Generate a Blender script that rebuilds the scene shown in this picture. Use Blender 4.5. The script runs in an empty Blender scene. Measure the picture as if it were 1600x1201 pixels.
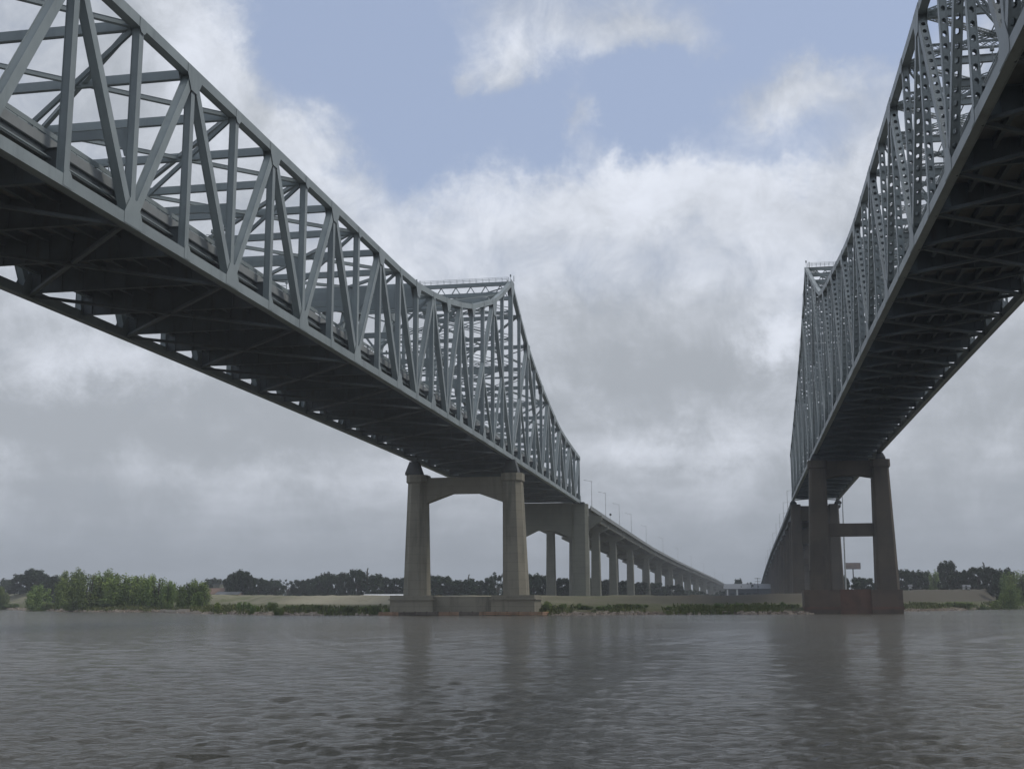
import bpy, math, random
import numpy as np
from mathutils import Vector, Matrix
random.seed(7)
rng = np.random.default_rng(11)
SC = bpy.context.scene
COL = SC.collection
R = math.radians

# ------------------------------------------------------------------ camera
CAM_Z = 4.3
pitch, yaw, roll = 0.174092, 0.184039, -0.003002
fw = Vector((-math.sin(yaw)*math.cos(pitch), math.cos(yaw)*math.cos(pitch), math.sin(pitch)))
rt = Vector((math.cos(yaw), math.sin(yaw), 0))
up = rt.cross(fw)
r2 = rt*math.cos(roll) + up*math.sin(roll)
u2 = up*math.cos(roll) - rt*math.sin(roll)
cd = bpy.data.cameras.new('camera')
cd.sensor_width = 36.0
cd.lens = 36.0*1905.2/1600.0
cd.clip_start = 0.3
cd.clip_end = 20000
cam = bpy.data.objects.new('camera', cd)
cam.matrix_world = Matrix(((r2.x, u2.x, -fw.x, 0), (r2.y, u2.y, -fw.y, 0), (r2.z, u2.z, -fw.z, CAM_Z), (0, 0, 0, 1)))
COL.objects.link(cam)
SC.camera = cam

# ------------------------------------------------------------------ exposure
SC.view_settings.view_transform = 'Standard'
SC.view_settings.look = 'None'
SC.view_settings.exposure = 0.0
SC.view_settings.gamma = 1.0
SC.view_settings.use_curve_mapping = False

# ------------------------------------------------------------------ sky
SUN_EL, SUN_AZ = R(52), R(78)
world = bpy.data.worlds.new('World')
SC.world = world
world.use_nodes = True
wt = world.node_tree
wt.nodes.clear()


class NB:
    """tiny expression builder for shader node trees"""
    def __init__(s, t): s.t = t
    def n(s, typ, **kw):
        x = s.t.nodes.new(typ)
        for k, v in kw.items(): setattr(x, k, v)
        return x
    def put(s, sock, v):
        if hasattr(v, 'is_linked') or isinstance(v, bpy.types.NodeSocket): s.t.links.new(v, sock)
        else: sock.default_value = v
    def m(s, op, a, b=None, c=None, clamp=False):
        x = s.n('ShaderNodeMath', operation=op, use_clamp=clamp)
        s.put(x.inputs[0], a)
        if b is not None: s.put(x.inputs[1], b)
        if c is not None: s.put(x.inputs[2], c)
        return x.outputs[0]
    def vm(s, op, a, b=None):
        x = s.n('ShaderNodeVectorMath', operation=op)
        s.put(x.inputs[0], a)
        if b is not None: s.put(x.inputs[1], b)
        return x.outputs[0]
    def mix(s, f, a, b):
        x = s.n('ShaderNodeMix', data_type='RGBA')
        s.put(x.inputs[0], f); s.put(x.inputs[6], a); s.put(x.inputs[7], b)
        return x.outputs[2]
    def noise(s, vec, scale, detail=5, rough=.55, dist=0.0):
        x = s.n('ShaderNodeTexNoise')
        s.put(x.inputs['Vector'], vec)
        x.inputs['Scale'].default_value = scale
        x.inputs['Detail'].default_value = detail
        x.inputs['Roughness'].default_value = rough
        x.inputs['Distortion'].default_value = dist
        return x.outputs['Fac']
    def ramp(s, f, lo, hi, a=0.0, b=1.0, smooth=True):
        x = s.n('ShaderNodeMapRange')
        if smooth: x.interpolation_type = 'SMOOTHSTEP'
        s.put(x.inputs[0], f)
        for i, v in zip((1, 2, 3, 4), (lo, hi, a, b)): x.inputs[i].default_value = v
        return x.outputs[0]


COVER = [(-19.41, 25.01, 4.21, 3.31, -1.2), (-15.56, 20.92, 2.41, 2.11, -1.0), (-10.5, 22.99, 3.61, 3.31, -1.0), (-2.56, 23.9, 5.12, 3.31, -1.0), (6.37, 25.06, 3.61, 2.41, -1.2), (-18.19, 27.01, 4.82, 1.81, -0.6), (2.84, 20.42, 3.01, 1.05, -0.5), (-5.46, 21.03, 2.71, 0.9, -0.4), (-6.6, 25.9, 4.4, 1.3, .6), (-10.8, 24.6, 2.2, 1.5, .3), (-3.9, 25.7, 2.6, 1.2, .45), (3.2, 22.9, 3.4, 1.5, .95), (-6.86, 22.23, 1.05, 1.35, 0.95), (-12.99, 23.83, 0.9, 0.9, 0.7), (-1.27, 25.22, 1.5, 0.9, 0.4), (-10.5, 24.13, 1.3, 1.3, 0.7), (-20.86, 21.55, 2.71, 1.81, 0.35), (-25.23, 24.29, 3.31, 4.82, 0.7), (-4.26, 18.81, 9.93, 1.81, 0.7)]
BRIGHT = [(-4.25, 19.11, 6.92, 1.81, 0.3), (-2.0, 15.6, 5.5, 1.6, .16), (-8.5, 15.0, 3.5, 1.2, .14), (-13.02, 18.05, 4.21, 2.11, 0.24), (-25.24, 24.57, 2.11, 3.91, 0.3), (-20.23, 21.3, 2.11, 1.81, 0.28), (2.29, 11.47, 1.5, 1.1, 0.42), (-29.72, 10.64, 3.61, 1.5, 0.34), (-7.28, 25.77, 3.61, 0.9, 0.1), (3.04, 18.41, 2.71, 2.71, 0.14), (-15.48, 15.35, 2.71, 1.5, 0.15), (-5.91, 13.6, 4.51, 1.2, -0.08), (-2.05, 10.15, 4.51, 1.2, -0.2), (-31.97, 7.69, 5.12, 1.2, -0.2), (11.58, 10.32, 2.11, 1.81, -0.15), (-31.06, 23.89, 3.91, 2.71, -0.12), (-23.12, 8.62, 4.21, 1.2, -0.15), (-2.46, 6.3, 3.01, 0.66, 0.2), (7.5, 7.5, 4.0, 1.0, .12), (-20.0, 5.5, 6.0, .9, .14), (-4.49, 8.72, 5.42, 0.75, -0.1), (-17.86, 11.13, 2.71, 1.81, -0.05)]


def build_sky():
    b = NB(wt)
    tc = b.n('ShaderNodeTexCoord')
    d = tc.outputs['Generated']
    sep = b.n('ShaderNodeSeparateXYZ'); b.put(sep.inputs[0], d)
    X, Y, Z = sep.outputs
    deg = 57.29578
    az = b.m('MULTIPLY', b.m('ARCTAN2', X, Y), deg)
    el = b.m('MULTIPLY', b.m('ARCSINE', Z), deg)
    # warped copies give the hand-placed cloud masses ragged edges
    w1 = b.m('MULTIPLY_ADD', b.noise(d, 9.0, 8, .68), 8.0, -4.0)
    w2 = b.m('MULTIPLY_ADD', b.noise(b.vm('ADD', d, (3.1, 1.7, 5.2)), 11.0, 8, .68), 6.0, -3.0)
    azw = b.m('ADD', az, w1); elw = b.m('ADD', el, w2)

    def field(lst, start, a_, e_):
        acc = start
        for (a0, e0, sa, se, w) in lst:
            p = b.m('MULTIPLY', b.m('SUBTRACT', a_, a0), 1.0/sa)
            q = b.m('MULTIPLY', b.m('SUBTRACT', e_, e0), 1.0/se)
            r = b.m('ADD', b.m('MULTIPLY', p, p), b.m('MULTIPLY', q, q))
            g = b.m('EXPONENT', b.m('MULTIPLY', r, -0.7))
            acc = b.m('MULTIPLY_ADD', g, w, acc)
        return acc
    # cloud deck coordinates: stretched towards the horizon as a real layer is
    zc = b.m('MAXIMUM', b.m('ADD', Z, 0.18), 0.12)
    cv = b.n('ShaderNodeCombineXYZ')
    b.put(cv.inputs[0], b.m('DIVIDE', X, zc)); b.put(cv.inputs[1], b.m('DIVIDE', Y, zc)); b.put(cv.inputs[2], 0.35)
    deck = cv.outputs[0]
    n1 = b.noise(deck, 1.7, 8, .58)
    n2 = b.noise(d, 6.5, 8, .62, .4)
    n3 = b.noise(d, 20.0, 8, .66, .6)
    cov = b.m('ADD', b.m('MULTIPLY', n1, .9), b.m('MULTIPLY', n2, .7))
    cov = b.m('ADD', cov, b.m('MULTIPLY_ADD', n3, .75, -.26))
    cov = b.m('ADD', cov, b.ramp(el, 10.0, 19.0, .40, 0.0))
    cov = field(COVER, cov, azw, elw)
    dens = b.ramp(cov, 0.24, 1.22)
    # brightness of the clouds
    br = b.m('ADD', b.m('MULTIPLY', n2, .75), b.m('MULTIPLY', b.noise(b.vm('ADD', deck, (9.0, 4.0, 0.0)), 2.3, 7, .6), .55))
    br = b.m('ADD', br, b.m('MULTIPLY_ADD', n3, .55, -.50))
    br = field(BRIGHT, br, azw, elw)
    low = b.ramp(el, 2.0, 15.0, 1.0, 0.0)
    br = b.m('SUBTRACT', br, b.m('MULTIPLY', low, .06))
    shade = b.ramp(br, 0.20, 0.90)
    cloud = b.mix(shade, (SKY_DARK[0], SKY_DARK[1], SKY_DARK[2], 1), (SKY_LITE[0], SKY_LITE[1], SKY_LITE[2], 1))
    sky = b.n('ShaderNodeTexSky', sky_type='NISHITA')
    sky.sun_disc = False
    sky.sun_elevation = SUN_EL
    sky.sun_rotation = SUN_AZ
    sky.air_density = 1.0; sky.dust_density = 2.0; sky.ozone_density = 2.0
    # thin veil over the blue
    blue = b.mix(0.62, sky.outputs[0], (SKY_VEIL[0], SKY_VEIL[1], SKY_VEIL[2], 1))
    col = b.mix(dens, blue, cloud)
    hz = b.ramp(el, 0.0, 7.0, 0.85, 0.0)
    col = b.mix(hz, col, (SKY_HOR[0], SKY_HOR[1], SKY_HOR[2], 1))
    bg = b.n('ShaderNodeBackground')
    b.put(bg.inputs[0], col)
    bg.inputs[1].default_value = 0.10
    out = b.n('ShaderNodeOutputWorld')
    wt.links.new(bg.outputs[0], out.inputs[0])


SKY_DARK = (4.15, 4.48, 4.95)
SKY_LITE = (8.2, 8.65, 9.6)
SKY_VEIL = (4.9, 5.8, 7.9)
SKY_HOR = (3.25, 3.65, 4.25)
build_sky()
world.cycles.sampling_method = 'MANUAL'
world.cycles.sample_map_resolution = 512

sl = bpy.data.lights.new('sun', 'SUN')
sl.energy = 1.45
sl.angle = R(12)
sl.color = (1.0, .93, .82)
sun = bpy.data.objects.new('sun', sl)
sd = Vector((math.sin(SUN_AZ)*math.cos(SUN_EL), math.cos(SUN_AZ)*math.cos(SUN_EL), math.sin(SUN_EL)))
sun.rotation_euler = (-sd).to_track_quat('-Z', 'Y').to_euler()
sun.location = (60, 0, 200)
COL.objects.link(sun)

# ------------------------------------------------------------------ helpers


class MB:
    def __init__(s): s.v = []; s.f = []
    def add(s, vs, fs):
        o = len(s.v)
        s.v.extend(tuple(v) for v in vs)
        s.f.extend(tuple(o+i for i in f) for f in fs)
        return s
    def box(s, x0, x1, y0, y1, z0, z1):
        return s.add([(x, y, z) for x in (x0, x1) for y in (y0, y1) for z in (z0, z1)],
                     [(0, 1, 3, 2), (4, 6, 7, 5), (0, 4, 5, 1), (2, 3, 7, 6), (0, 2, 6, 4), (1, 5, 7, 3)])
    def prism(s, pts, axis, a, c):
        """polygon pts (2D) extruded along axis from a to c; axis 1: pts=(x,z); axis 0: pts=(y,z); axis 2: (x,y)"""
        n = len(pts)
        def P(p, t):
            return (p[0], t, p[1]) if axis == 1 else ((t, p[0], p[1]) if axis == 0 else (p[0], p[1], t))
        vs = [P(p, a) for p in pts] + [P(p, c) for p in pts]
        fs = [tuple(range(n))[::-1], tuple(range(n, 2*n))] + [(i, (i+1) % n, n+(i+1) % n, n+i) for i in range(n)]
        return s.add(vs, fs)
    def loft(s, rings):
        n = len(rings[0]); vs = [p for r in rings for p in r]; fs = []
        for k in range(len(rings)-1):
            for i in range(n):
                j = (i+1) % n
                fs.append((k*n+i, k*n+j, (k+1)*n+j, (k+1)*n+i))
        fs.append(tuple(range(n))[::-1]); fs.append(tuple(range((len(rings)-1)*n, len(rings)*n)))
        return s.add(vs, fs)
    def tube(s, A, B, ra, rb, n=8):
        A, B = Vector(A), Vector(B); d = (B-A).normalized()
        t = Vector((1, 0, 0)) if abs(d.x) < .9 else Vector((0, 1, 0))
        u = d.cross(t).normalized(); w = d.cross(u)
        return s.loft([[A+(u*math.cos(2*math.pi*i/n)+w*math.sin(2*math.pi*i/n))*ra for i in range(n)],
                       [B+(u*math.cos(2*math.pi*i/n)+w*math.sin(2*math.pi*i/n))*rb for i in range(n)]])
    def mesh(s, name, mat, origin=(0, 0, 0), smooth=False):
        ox, oy, oz = origin
        me = bpy.data.meshes.new(name)
        me.from_pydata([(x-ox, y-oy, z-oz) for x, y, z in s.v], [], s.f)
        if mat: me.materials.append(mat)
        if smooth:
            me.polygons.foreach_set('use_smooth', [True]*len(me.polygons))
        me.update()
        return me
    def build(s, name, mat, parent=None, smooth=False, fix=False, **props):
        org = (0, 0, 0)
        if parent is not None:
            q = parent
            while q is not None:
                org = tuple(a+c for a, c in zip(org, q.location)); q = q.parent
        me = s.mesh(name, mat, org, smooth)
        if fix:
            import bmesh
            bm = bmesh.new(); bm.from_mesh(me); bmesh.ops.recalc_face_normals(bm, faces=bm.faces); bm.to_mesh(me); bm.free()
        o = bpy.data.objects.new(name, me)
        COL.objects.link(o)
        if parent is not None: o.parent = parent
        for k, v in props.items(): o[k] = v
        return o


def thing(name, label, cat, loc, group=None):
    o = bpy.data.objects.new(name, None)
    o.empty_display_size = .5
    COL.objects.link(o); o.location = loc
    o['label'] = label; o['category'] = cat
    if group: o['group'] = group
    return o


def fr(A, B, side):
    A, B, S = Vector(A), Vector(B), Vector(side)
    d = (B-A).normalized(); s_ = (S-d*S.dot(d)).normalized(); n = d.cross(s_)
    return A, B, d, s_, n


def bar(mb, A, B, side, w, h):
    A, B, d, s_, n = fr(A, B, side)
    r = [[P+s_*a*w/2+n*c*h/2 for a, c in ((-1, -1), (1, -1), (1, 1), (-1, 1))] for P in (A, B)]
    return mb.loft(r)


def boxsec(mb, A, B, side, w, h, lip=.07, t=.06):
    """welded box member: two webs standing proud of recessed cover plates"""
    A, B, d, s_, n = fr(A, B, side)
    W, H = w/2, h/2
    pr = [(-W, -H), (-W+t, -H), (-W+t, -H+lip), (W-t, -H+lip), (W-t, -H), (W, -H), (W, H), (W-t, H), (W-t, H-lip), (-W+t, H-lip), (-W+t, H), (-W, H)]
    return mb.loft([[P+s_*a+n*c for a, c in pr] for P in (A, B)])


def isec(mb, A, B, side, w, h, tf=.06, tw=.05):
    A, B, d, s_, n = fr(A, B, side)
    W, H, q = w/2, h/2, tw/2
    pr = [(-W, -H), (W, -H), (W, -H+tf), (q, -H+tf), (q, H-tf), (W, H-tf), (W, H), (-W, H), (-W, H-tf), (-q, H-tf), (-q, -H+tf), (-W, -H+tf)]
    return mb.loft([[P+s_*a+n*c for a, c in pr] for P in (A, B)])


def perforated(mb, A, B, side, w, h, pitch_=1.35, hw=.42, hl=.72):
    """built-up member: solid webs in the truss plane, cover plates with oval access holes"""
    A, B, d, s_, n = fr(A, B, side)
    L = (B-A).length
    for sg in (-1, 1):
        bar(mb, A+s_*sg*(w/2-.03), B+s_*sg*(w/2-.03), side, .06, h)
    k = max(1, int((L-1.6)/pitch_)); st = (L-k*pitch_)/2
    hwid = min(hw, (w-.2)*.62)
    for sg in (-1, 1):
        off = n*sg*(h/2-.07)
        bar(mb, A+off, A+d*st+off, side, w-.12, .03)
        bar(mb, B-d*st+off, B+off, side, w-.12, .03)
        vs, fs = [], []
        ww = w/2-.06
        for i in range(k):
            c = A+d*(st+(i+.5)*pitch_)+off; p = pitch_/2
            out = [(-p, -ww), (0, -ww), (p, -ww), (p, 0), (p, ww), (0, ww), (-p, ww), (-p, 0)]
            a, e = hl/2, hwid/2
            inn = [(-a*.6, -e), (0, -e*1.05), (a*.6, -e), (a, 0), (a*.6, e), (0, e*1.05), (-a*.6, e), (-a, 0)]
            o = len(vs)
            vs += [c+d*x+s_*y for x, y in out]+[c+d*x+s_*y for x, y in inn]
            fs += [(o+j, o+(j+1) % 8, o+8+(j+1) % 8, o+8+j) for j in range(8)]
        mb.add(vs, fs)
    return mb


def lattice(mb, A, B, side, w, h, ang=.13, bw=.07):
    """laced strut: four corner angles, X lacing on both faces"""
    A, B, d, s_, n = fr(A, B, side)
    L = (B-A).length
    for a in (-1, 1):
        for c in (-1, 1):
            o = s_*a*(w/2-ang/2)+n*c*(h/2-ang/2)
            bar(mb, A+o, B+o, side, ang, ang)
    k = max(2, int(round(L/(h*1.05))))
    st = L/k
    for i in range(k):
        p, q = A+d*i*st, A+d*(i+1)*st
        for a in (-1, 1):
            e = s_*a*(w/2-.03)
            bar(mb, p+e+n*(h/2-ang), q+e-n*(h/2-ang), s_, .025, bw)
            bar(mb, p+e*.96-n*(h/2-ang), q+e*.96+n*(h/2-ang), s_, .025, bw)
    return mb


# ------------------------------------------------------------------ materials
MATS = {}


def formwork(b, tc, col, amt):
    sep = b.n('ShaderNodeSeparateXYZ'); b.put(sep.inputs[0], tc)
    f = b.m('ABSOLUTE', b.m('SUBTRACT', b.m('FRACT', b.m('MULTIPLY', sep.outputs[2], .42)), .5))
    return b.mix(b.m('MULTIPLY', b.ramp(f, .47, .5), amt), col, (.05, .05, .045, 1))


def mat(name, c1, c2=None, scale=.5, rough=.6, bump=0.0, bscale=8.0, metal=0.0, spec=.5, stain=None, stain_amt=.0, stain_scale=(.6, .6, .12), objvar=0.0, coord='Object'):
    m = bpy.data.materials.new(name); m.use_nodes = True
    t = m.node_tree; t.nodes.clear(); b = NB(t)
    tc = b.n('ShaderNodeTexCoord').outputs[coord]
    geo = b.n('ShaderNodeNewGeometry').outputs['Position']
    tc = geo if coord == 'World' or coord == 'Object' else tc
    c2 = c2 or tuple(x*.8 for x in c1)
    f = b.ramp(b.noise(tc, scale, 6, .6), .32, .68)
    col = b.mix(f, (*c1, 1), (*c2, 1))
    if stain:
        mp = b.n('ShaderNodeMapping'); b.put(mp.inputs[0], tc); mp.inputs['Scale'].default_value = stain_scale
        s = b.ramp(b.noise(mp.outputs[0], 1.0, 8, .65), .5, .72)
        col = b.mix(b.m('MULTIPLY', s, stain_amt), col, (*stain, 1))
    if 'concrete' in name and 'pier' in name or name == 'viaduct_concrete':
        col = formwork(b, tc, col, .45)
    if objvar:
        oi = b.n('ShaderNodeObjectInfo').outputs['Random']
        hsv = b.n('ShaderNodeHueSaturation'); b.put(hsv.inputs['Color'], col)
        b.put(hsv.inputs['Value'], b.ramp(oi, 0, 1, 1-objvar, 1+objvar, False))
        b.put(hsv.inputs['Hue'], b.ramp(b.m('FRACT', b.m('MULTIPLY', oi, 7.3)), 0, 1, .5-objvar*.05, .5+objvar*.05, False))
        col = hsv.outputs[0]
    p = b.n('ShaderNodeBsdfPrincipled')
    b.put(p.inputs['Base Color'], col)
    p.inputs['Roughness'].default_value = rough
    p.inputs['Metallic'].default_value = metal
    p.inputs['Specular IOR Level'].default_value = spec
    if bump:
        bp = b.n('ShaderNodeBump'); bp.inputs['Strength'].default_value = bump; bp.inputs['Distance'].default_value = .15
        b.put(bp.inputs['Height'], b.noise(tc, bscale, 6, .6)); b.put(p.inputs['Normal'], bp.outputs[0])
    o = b.n('ShaderNodeOutputMaterial'); t.links.new(p.outputs[0], o.inputs[0])
    MATS[name] = m
    return m


STEEL_L = mat('blue_grey_bridge_paint', (.26, .305, .32), (.21, .25, .265), .12, .5, stain=(.115, .14, .15), stain_amt=.45, stain_scale=(.35, .35, .08), objvar=.07)
STEEL_R = mat('pale_grey_bridge_paint', (.32, .36, .37), (.25, .285, .295), .15, .5, stain=(.12, .125, .12), stain_amt=.5, stain_scale=(.35, .35, .08), objvar=.08)
STEEL_U = mat('dark_stained_floor_steel', (.115, .14, .155), (.08, .096, .105), .15, .65, stain=(.07, .05, .035), stain_amt=.4, objvar=.1)  # darker than the truss paint, with random brownish stain
DECK_U = mat('deck_concrete', (.22, .22, .21), (.16, .165, .16), .3, .85, stain=(.09, .09, .085), stain_amt=.5)
PARAPET = mat('parapet_concrete', (.25, .27, .28), (.21, .23, .24), .4, .8, stain=(.13, .14, .14), stain_amt=.35, stain_scale=(.3, .3, .3))
CONC = mat('tan_pier_concrete', (.29, .27, .215), (.23, .215, .17), .12, .85, .15, 2.0, stain=(.11, .11, .085), stain_amt=.75, stain_scale=(.35, .35, .04))
CONC_R = mat('brown_stained_pier_concrete', (.118, .10, .078), (.082, .072, .06), .12, .9, .15, 2.0, stain=(.05, .045, .04), stain_amt=.7, stain_scale=(.3, .3, .05))
RUST = mat('rust_red_footing_concrete', (.155, .085, .062), (.11, .07, .052), .25, .9, .15, 2.0, stain=(.05, .04, .03), stain_amt=.7, stain_scale=(.2, .2, .25))
RUSTB = mat('brown_footing_concrete', (.125, .092, .07), (.092, .073, .058), .25, .9, .15, 2.0, stain=(.055, .05, .04), stain_amt=.7, stain_scale=(.2, .2, .25))
CONC_V = mat('viaduct_concrete', (.20, .205, .175), (.155, .16, .14), .1, .85, stain=(.12, .12, .11), stain_amt=.6, stain_scale=(.2, .2, .05), objvar=.06)
TIMBERG = mat('grey_weathered_timber', (.17, .14, .12), (.11, .095, .08), .6, .85, .3, 3.0)
TIMBER = mat('weathered_orange_timber', (.44, .27, .17), (.30, .19, .125), .6, .85, .3, 3.0, stain=(.07, .05, .04), stain_amt=.5)
GALV = mat('galvanised_pole', (.46, .48, .48), (.38, .40, .40), 1, .5, metal=.2)
WILLOW = mat('willow_leaves', (.215, .285, .08), (.115, .17, .05), .35, .75, spec=.25, objvar=.22)
LEAF = mat('dark_oak_leaves', (.036, .058, .026), (.022, .038, .019), .25, .8, spec=.2, objvar=.25)
WEED = mat('bank_weeds', (.20, .22, .085), (.11, .14, .05), .8, .8, spec=.2, objvar=.25)
BARK = mat('bark', (.07, .055, .04), (.045, .037, .03), 2, .95)
ROCK = mat('pale_broken_concrete_rock', (.46, .39, .32), (.27, .225, .18), 1.2, .9, .3, 4)
WHITE = mat('white_painted_metal', (.70, .72, .72), (.6, .62, .62), .3, .5)
WALLT = mat('tan_siding', (.33, .29, .24), (.27, .24, .20), .3, .8)
ROOFO = mat('orange_brown_roof', (.22, .145, .11), (.17, .115, .09), .4, .8)
ROOFG = mat('grey_metal_roof', (.13, .14, .155), (.10, .11, .12), .3, .55)
PINKW = mat('faded_pink_wall', (.36, .27, .25), (.30, .23, .21), .3, .85)
GLASS = mat('dark_window_glass', (.03, .035, .04), (.02, .025, .03), 1, .15)
BOARD = mat('faded_billboard_face', (.36, .28, .25), (.26, .22, .21), .5, .6)
DARKM = mat('dark_metal_and_bearing_shade', (.04, .045, .045), (.03, .033, .033), 1, .5)


def ground_mat():
    m = bpy.data.materials.new('levee_and_bank_ground'); m.use_nodes = True
    t = m.node_tree; t.nodes.clear(); b = NB(t)
    pos = b.n('ShaderNodeNewGeometry').outputs['Position']
    sep = b.n('ShaderNodeSeparateXYZ'); b.put(sep.inputs[0], pos)
    n1 = b.noise(pos, .03, 6, .6); n2 = b.noise(pos, .6, 6, .65); n3 = b.noise(pos, .11, 5, .6)
    dry_sunlit = b.mix(b.ramp(n1, .35, .65), (.25, .235, .165, 1), (.15, .145, .10, 1))
    dry_sunlit = b.mix(b.ramp(n3, .45, .75), dry_sunlit, (.12, .135, .06, 1))
    dry_sunlit = b.mix(b.m('MULTIPLY', b.m('MULTIPLY', b.ramp(sep.outputs[0], -190, -150), b.ramp(sep.outputs[0], -95, -60, 1, 0)), .7), dry_sunlit, (.36, .33, .25, 1))  # sunlit stretch of the levee, painted lighter into the grass colour
    dry_sunlit = b.mix(b.ramp(sep.outputs[0], -60, -10), dry_sunlit, (.088, .08, .062, 1))
    dry_sunlit = b.mix(b.m('MULTIPLY', b.ramp(n2, .5, .7), .35), dry_sunlit, (.09, .09, .05, 1))
    grn = b.mix(b.ramp(n2, .4, .6), (.075, .09, .035, 1), (.13, .12, .07, 1))
    mud = b.mix(b.ramp(n2, .4, .6), (.15, .12, .09, 1), (.07, .055, .045, 1))
    h = b.m('ADD', sep.outputs[2], b.m('MULTIPLY_ADD', n2, 1.2, -.6))
    c = b.mix(b.ramp(h, .5, 1.1), mud, grn)
    c = b.mix(b.ramp(h, 2.3, 3.1), c, dry_sunlit)
    p = b.n('ShaderNodeBsdfPrincipled'); b.put(p.inputs['Base Color'], c)
    p.inputs['Roughness'].default_value = .95; p.inputs['Specular IOR Level'].default_value = .2
    bp = b.n('ShaderNodeBump'); bp.inputs['Distance'].default_value = .25; b.put(bp.inputs['Height'], b.noise(pos, 1.7, 6, .65)); b.put(p.inputs['Normal'], bp.outputs[0])
    o = b.n('ShaderNodeOutputMaterial'); t.links.new(p.outputs[0], o.inputs[0])
    return m


def water_mat():
    m = bpy.data.materials.new('muddy_river_water'); m.use_nodes = True
    t = m.node_tree; t.nodes.clear(); b = NB(t)
    pos = b.n('ShaderNodeNewGeometry').outputs['Position']
    mp = b.n('ShaderNodeMapping'); b.put(mp.inputs[0], pos)
    mp.inputs['Rotation'].default_value = (0, 0, R(-14)); mp.inputs['Scale'].default_value = (.55, 1.25, 1)
    v = mp.outputs[0]
    n1 = b.noise(v, 2.1, 5, .66, .3); n2 = b.noise(v, 7.5, 4, .62, .2); n0 = b.noise(v, .9, 3, .5); n00 = b.noise(v, .22, 5, .65)
    big = b.noise(pos, .018, 3, .5)
    mp2 = b.n('ShaderNodeMapping'); b.put(mp2.inputs[0], pos); mp2.inputs['Scale'].default_value = (.010, .045, 1)
    streak = b.noise(mp2.outputs[0], 1.0, 5, .6, .4)
    gust = b.ramp(big, .36, .64, .8, 1.15)
    hgt = b.m('ADD', b.m('MULTIPLY', n1, .30), b.m('MULTIPLY', n2, .11))
    hgt = b.m('ADD', hgt, b.m('MULTIPLY', n0, .22))
    hgt = b.m('ADD', hgt, b.m('MULTIPLY', n00, .42))
    hgt = b.m('MULTIPLY', hgt, gust)
    bp = b.n('ShaderNodeBump'); bp.inputs['Strength'].default_value = 1.0; bp.inputs['Distance'].default_value = WAVE_BUMP
    b.put(bp.inputs['Height'], hgt)
    p = b.n('ShaderNodeBsdfPrincipled')
    c = b.mix(b.ramp(b.noise(pos, .05, 4, .5), .35, .65), (.094, .086, .062, 1), (.080, .073, .053, 1))
    b.put(p.inputs['Base Color'], c)
    b.put(p.inputs['Roughness'], b.ramp(streak, .3, .7, .085, .105))
    p.inputs['IOR'].default_value = 1.333
    b.put(p.inputs['Normal'], bp.outputs[0])
    o = b.n('ShaderNodeOutputMaterial'); t.links.new(p.outputs[0], o.inputs[0])
    return m


WAVE_BUMP = .95

# ------------------------------------------------------------------ terrain and water
SHORE = [(-2600, 1500), (-1500, 1200), (-900, 860), (-560, 690), (-370, 569), (-302, 493), (-246, 436), (-214, 430), (-171, 374), (-141, 345), (-117, 334), (-93, 330), (-77, 335), (-51, 334), (-31, 337), (0, 350), (16, 352), (32, 380), (51, 424), (73, 450), (114, 540), (200, 700), (500, 1000), (1200, 1500), (2600, 2100)]
SX, SY = np.array([p[0] for p in SHORE], float), np.array([p[1] for p in SHORE], float)
CREST = ([-900, -370, -170, -60, 0, 75, 130, 900], [8.6, 8.3, 5.8, 5.3, 5.4, 7.6, 8.6, 8.6])


def shore_y(x): return np.interp(x, SX, SY)


def ground_z(x, y):
    x = np.asarray(x, float); y = np.asarray(y, float)
    wob = 2.2*np.sin(x*.13)+1.2*np.sin(x*.41+1)+.7*np.sin(x*.9+2)
    v = y-shore_y(x)+wob
    cr = np.interp(x, *CREST)
    z = np.interp(v, [-60, -12, 0, 3, 12, 30, 62], [-3, -2.0, 0, .7, 1.5, 2.2, 2.6])
    k = np.interp(v, [62, 88, 94, 120], [0, 1, 1, 0])
    k = k*k*(3-2*k)
    base = np.where(v < 62, z, np.interp(v, [62, 120, 400, 3000], [2.6, 3.2, 3.4, 3.0]))
    n = .25*np.sin(x*.21+y*.17)+.2*np.sin(x*.53-y*.31)+.12*np.sin(x*1.1+y*.9)
    return base + k*(cr-2.9) + n*np.clip(v/10, 0, 1)*.6


xs = np.unique(np.concatenate([np.arange(-3600, -500, 60), np.arange(-500, 260, 4), np.arange(260, 3601, 60)]))
vs_ = np.concatenate([[-60, -12, -6, -3, -1.5, 0, 1, 2, 3.5, 5, 8, 12, 17, 23, 30, 38, 46, 54, 62, 68, 74, 80, 85, 88, 91, 94, 98, 104, 112, 120, 150, 200, 300, 450, 700, 1100, 1700, 2400]])
gx = np.repeat(xs[None, :], len(vs_), 0)
gy = shore_y(gx)+vs_[:, None]
gz = ground_z(gx, gy)
nc = len(xs)
gm = MB()
gm.v = list(zip(gx.ravel().tolist(), gy.ravel().tolist(), gz.ravel().tolist()))
gm.f = [(r*nc+c, r*nc+c+1, (r+1)*nc+c+1, (r+1)*nc+c) for r in range(len(vs_)-1) for c in range(nc-1)]
gm.build('ground', ground_mat(), smooth=True, kind='structure', label='far river bank with its low grassy levee')


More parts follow.
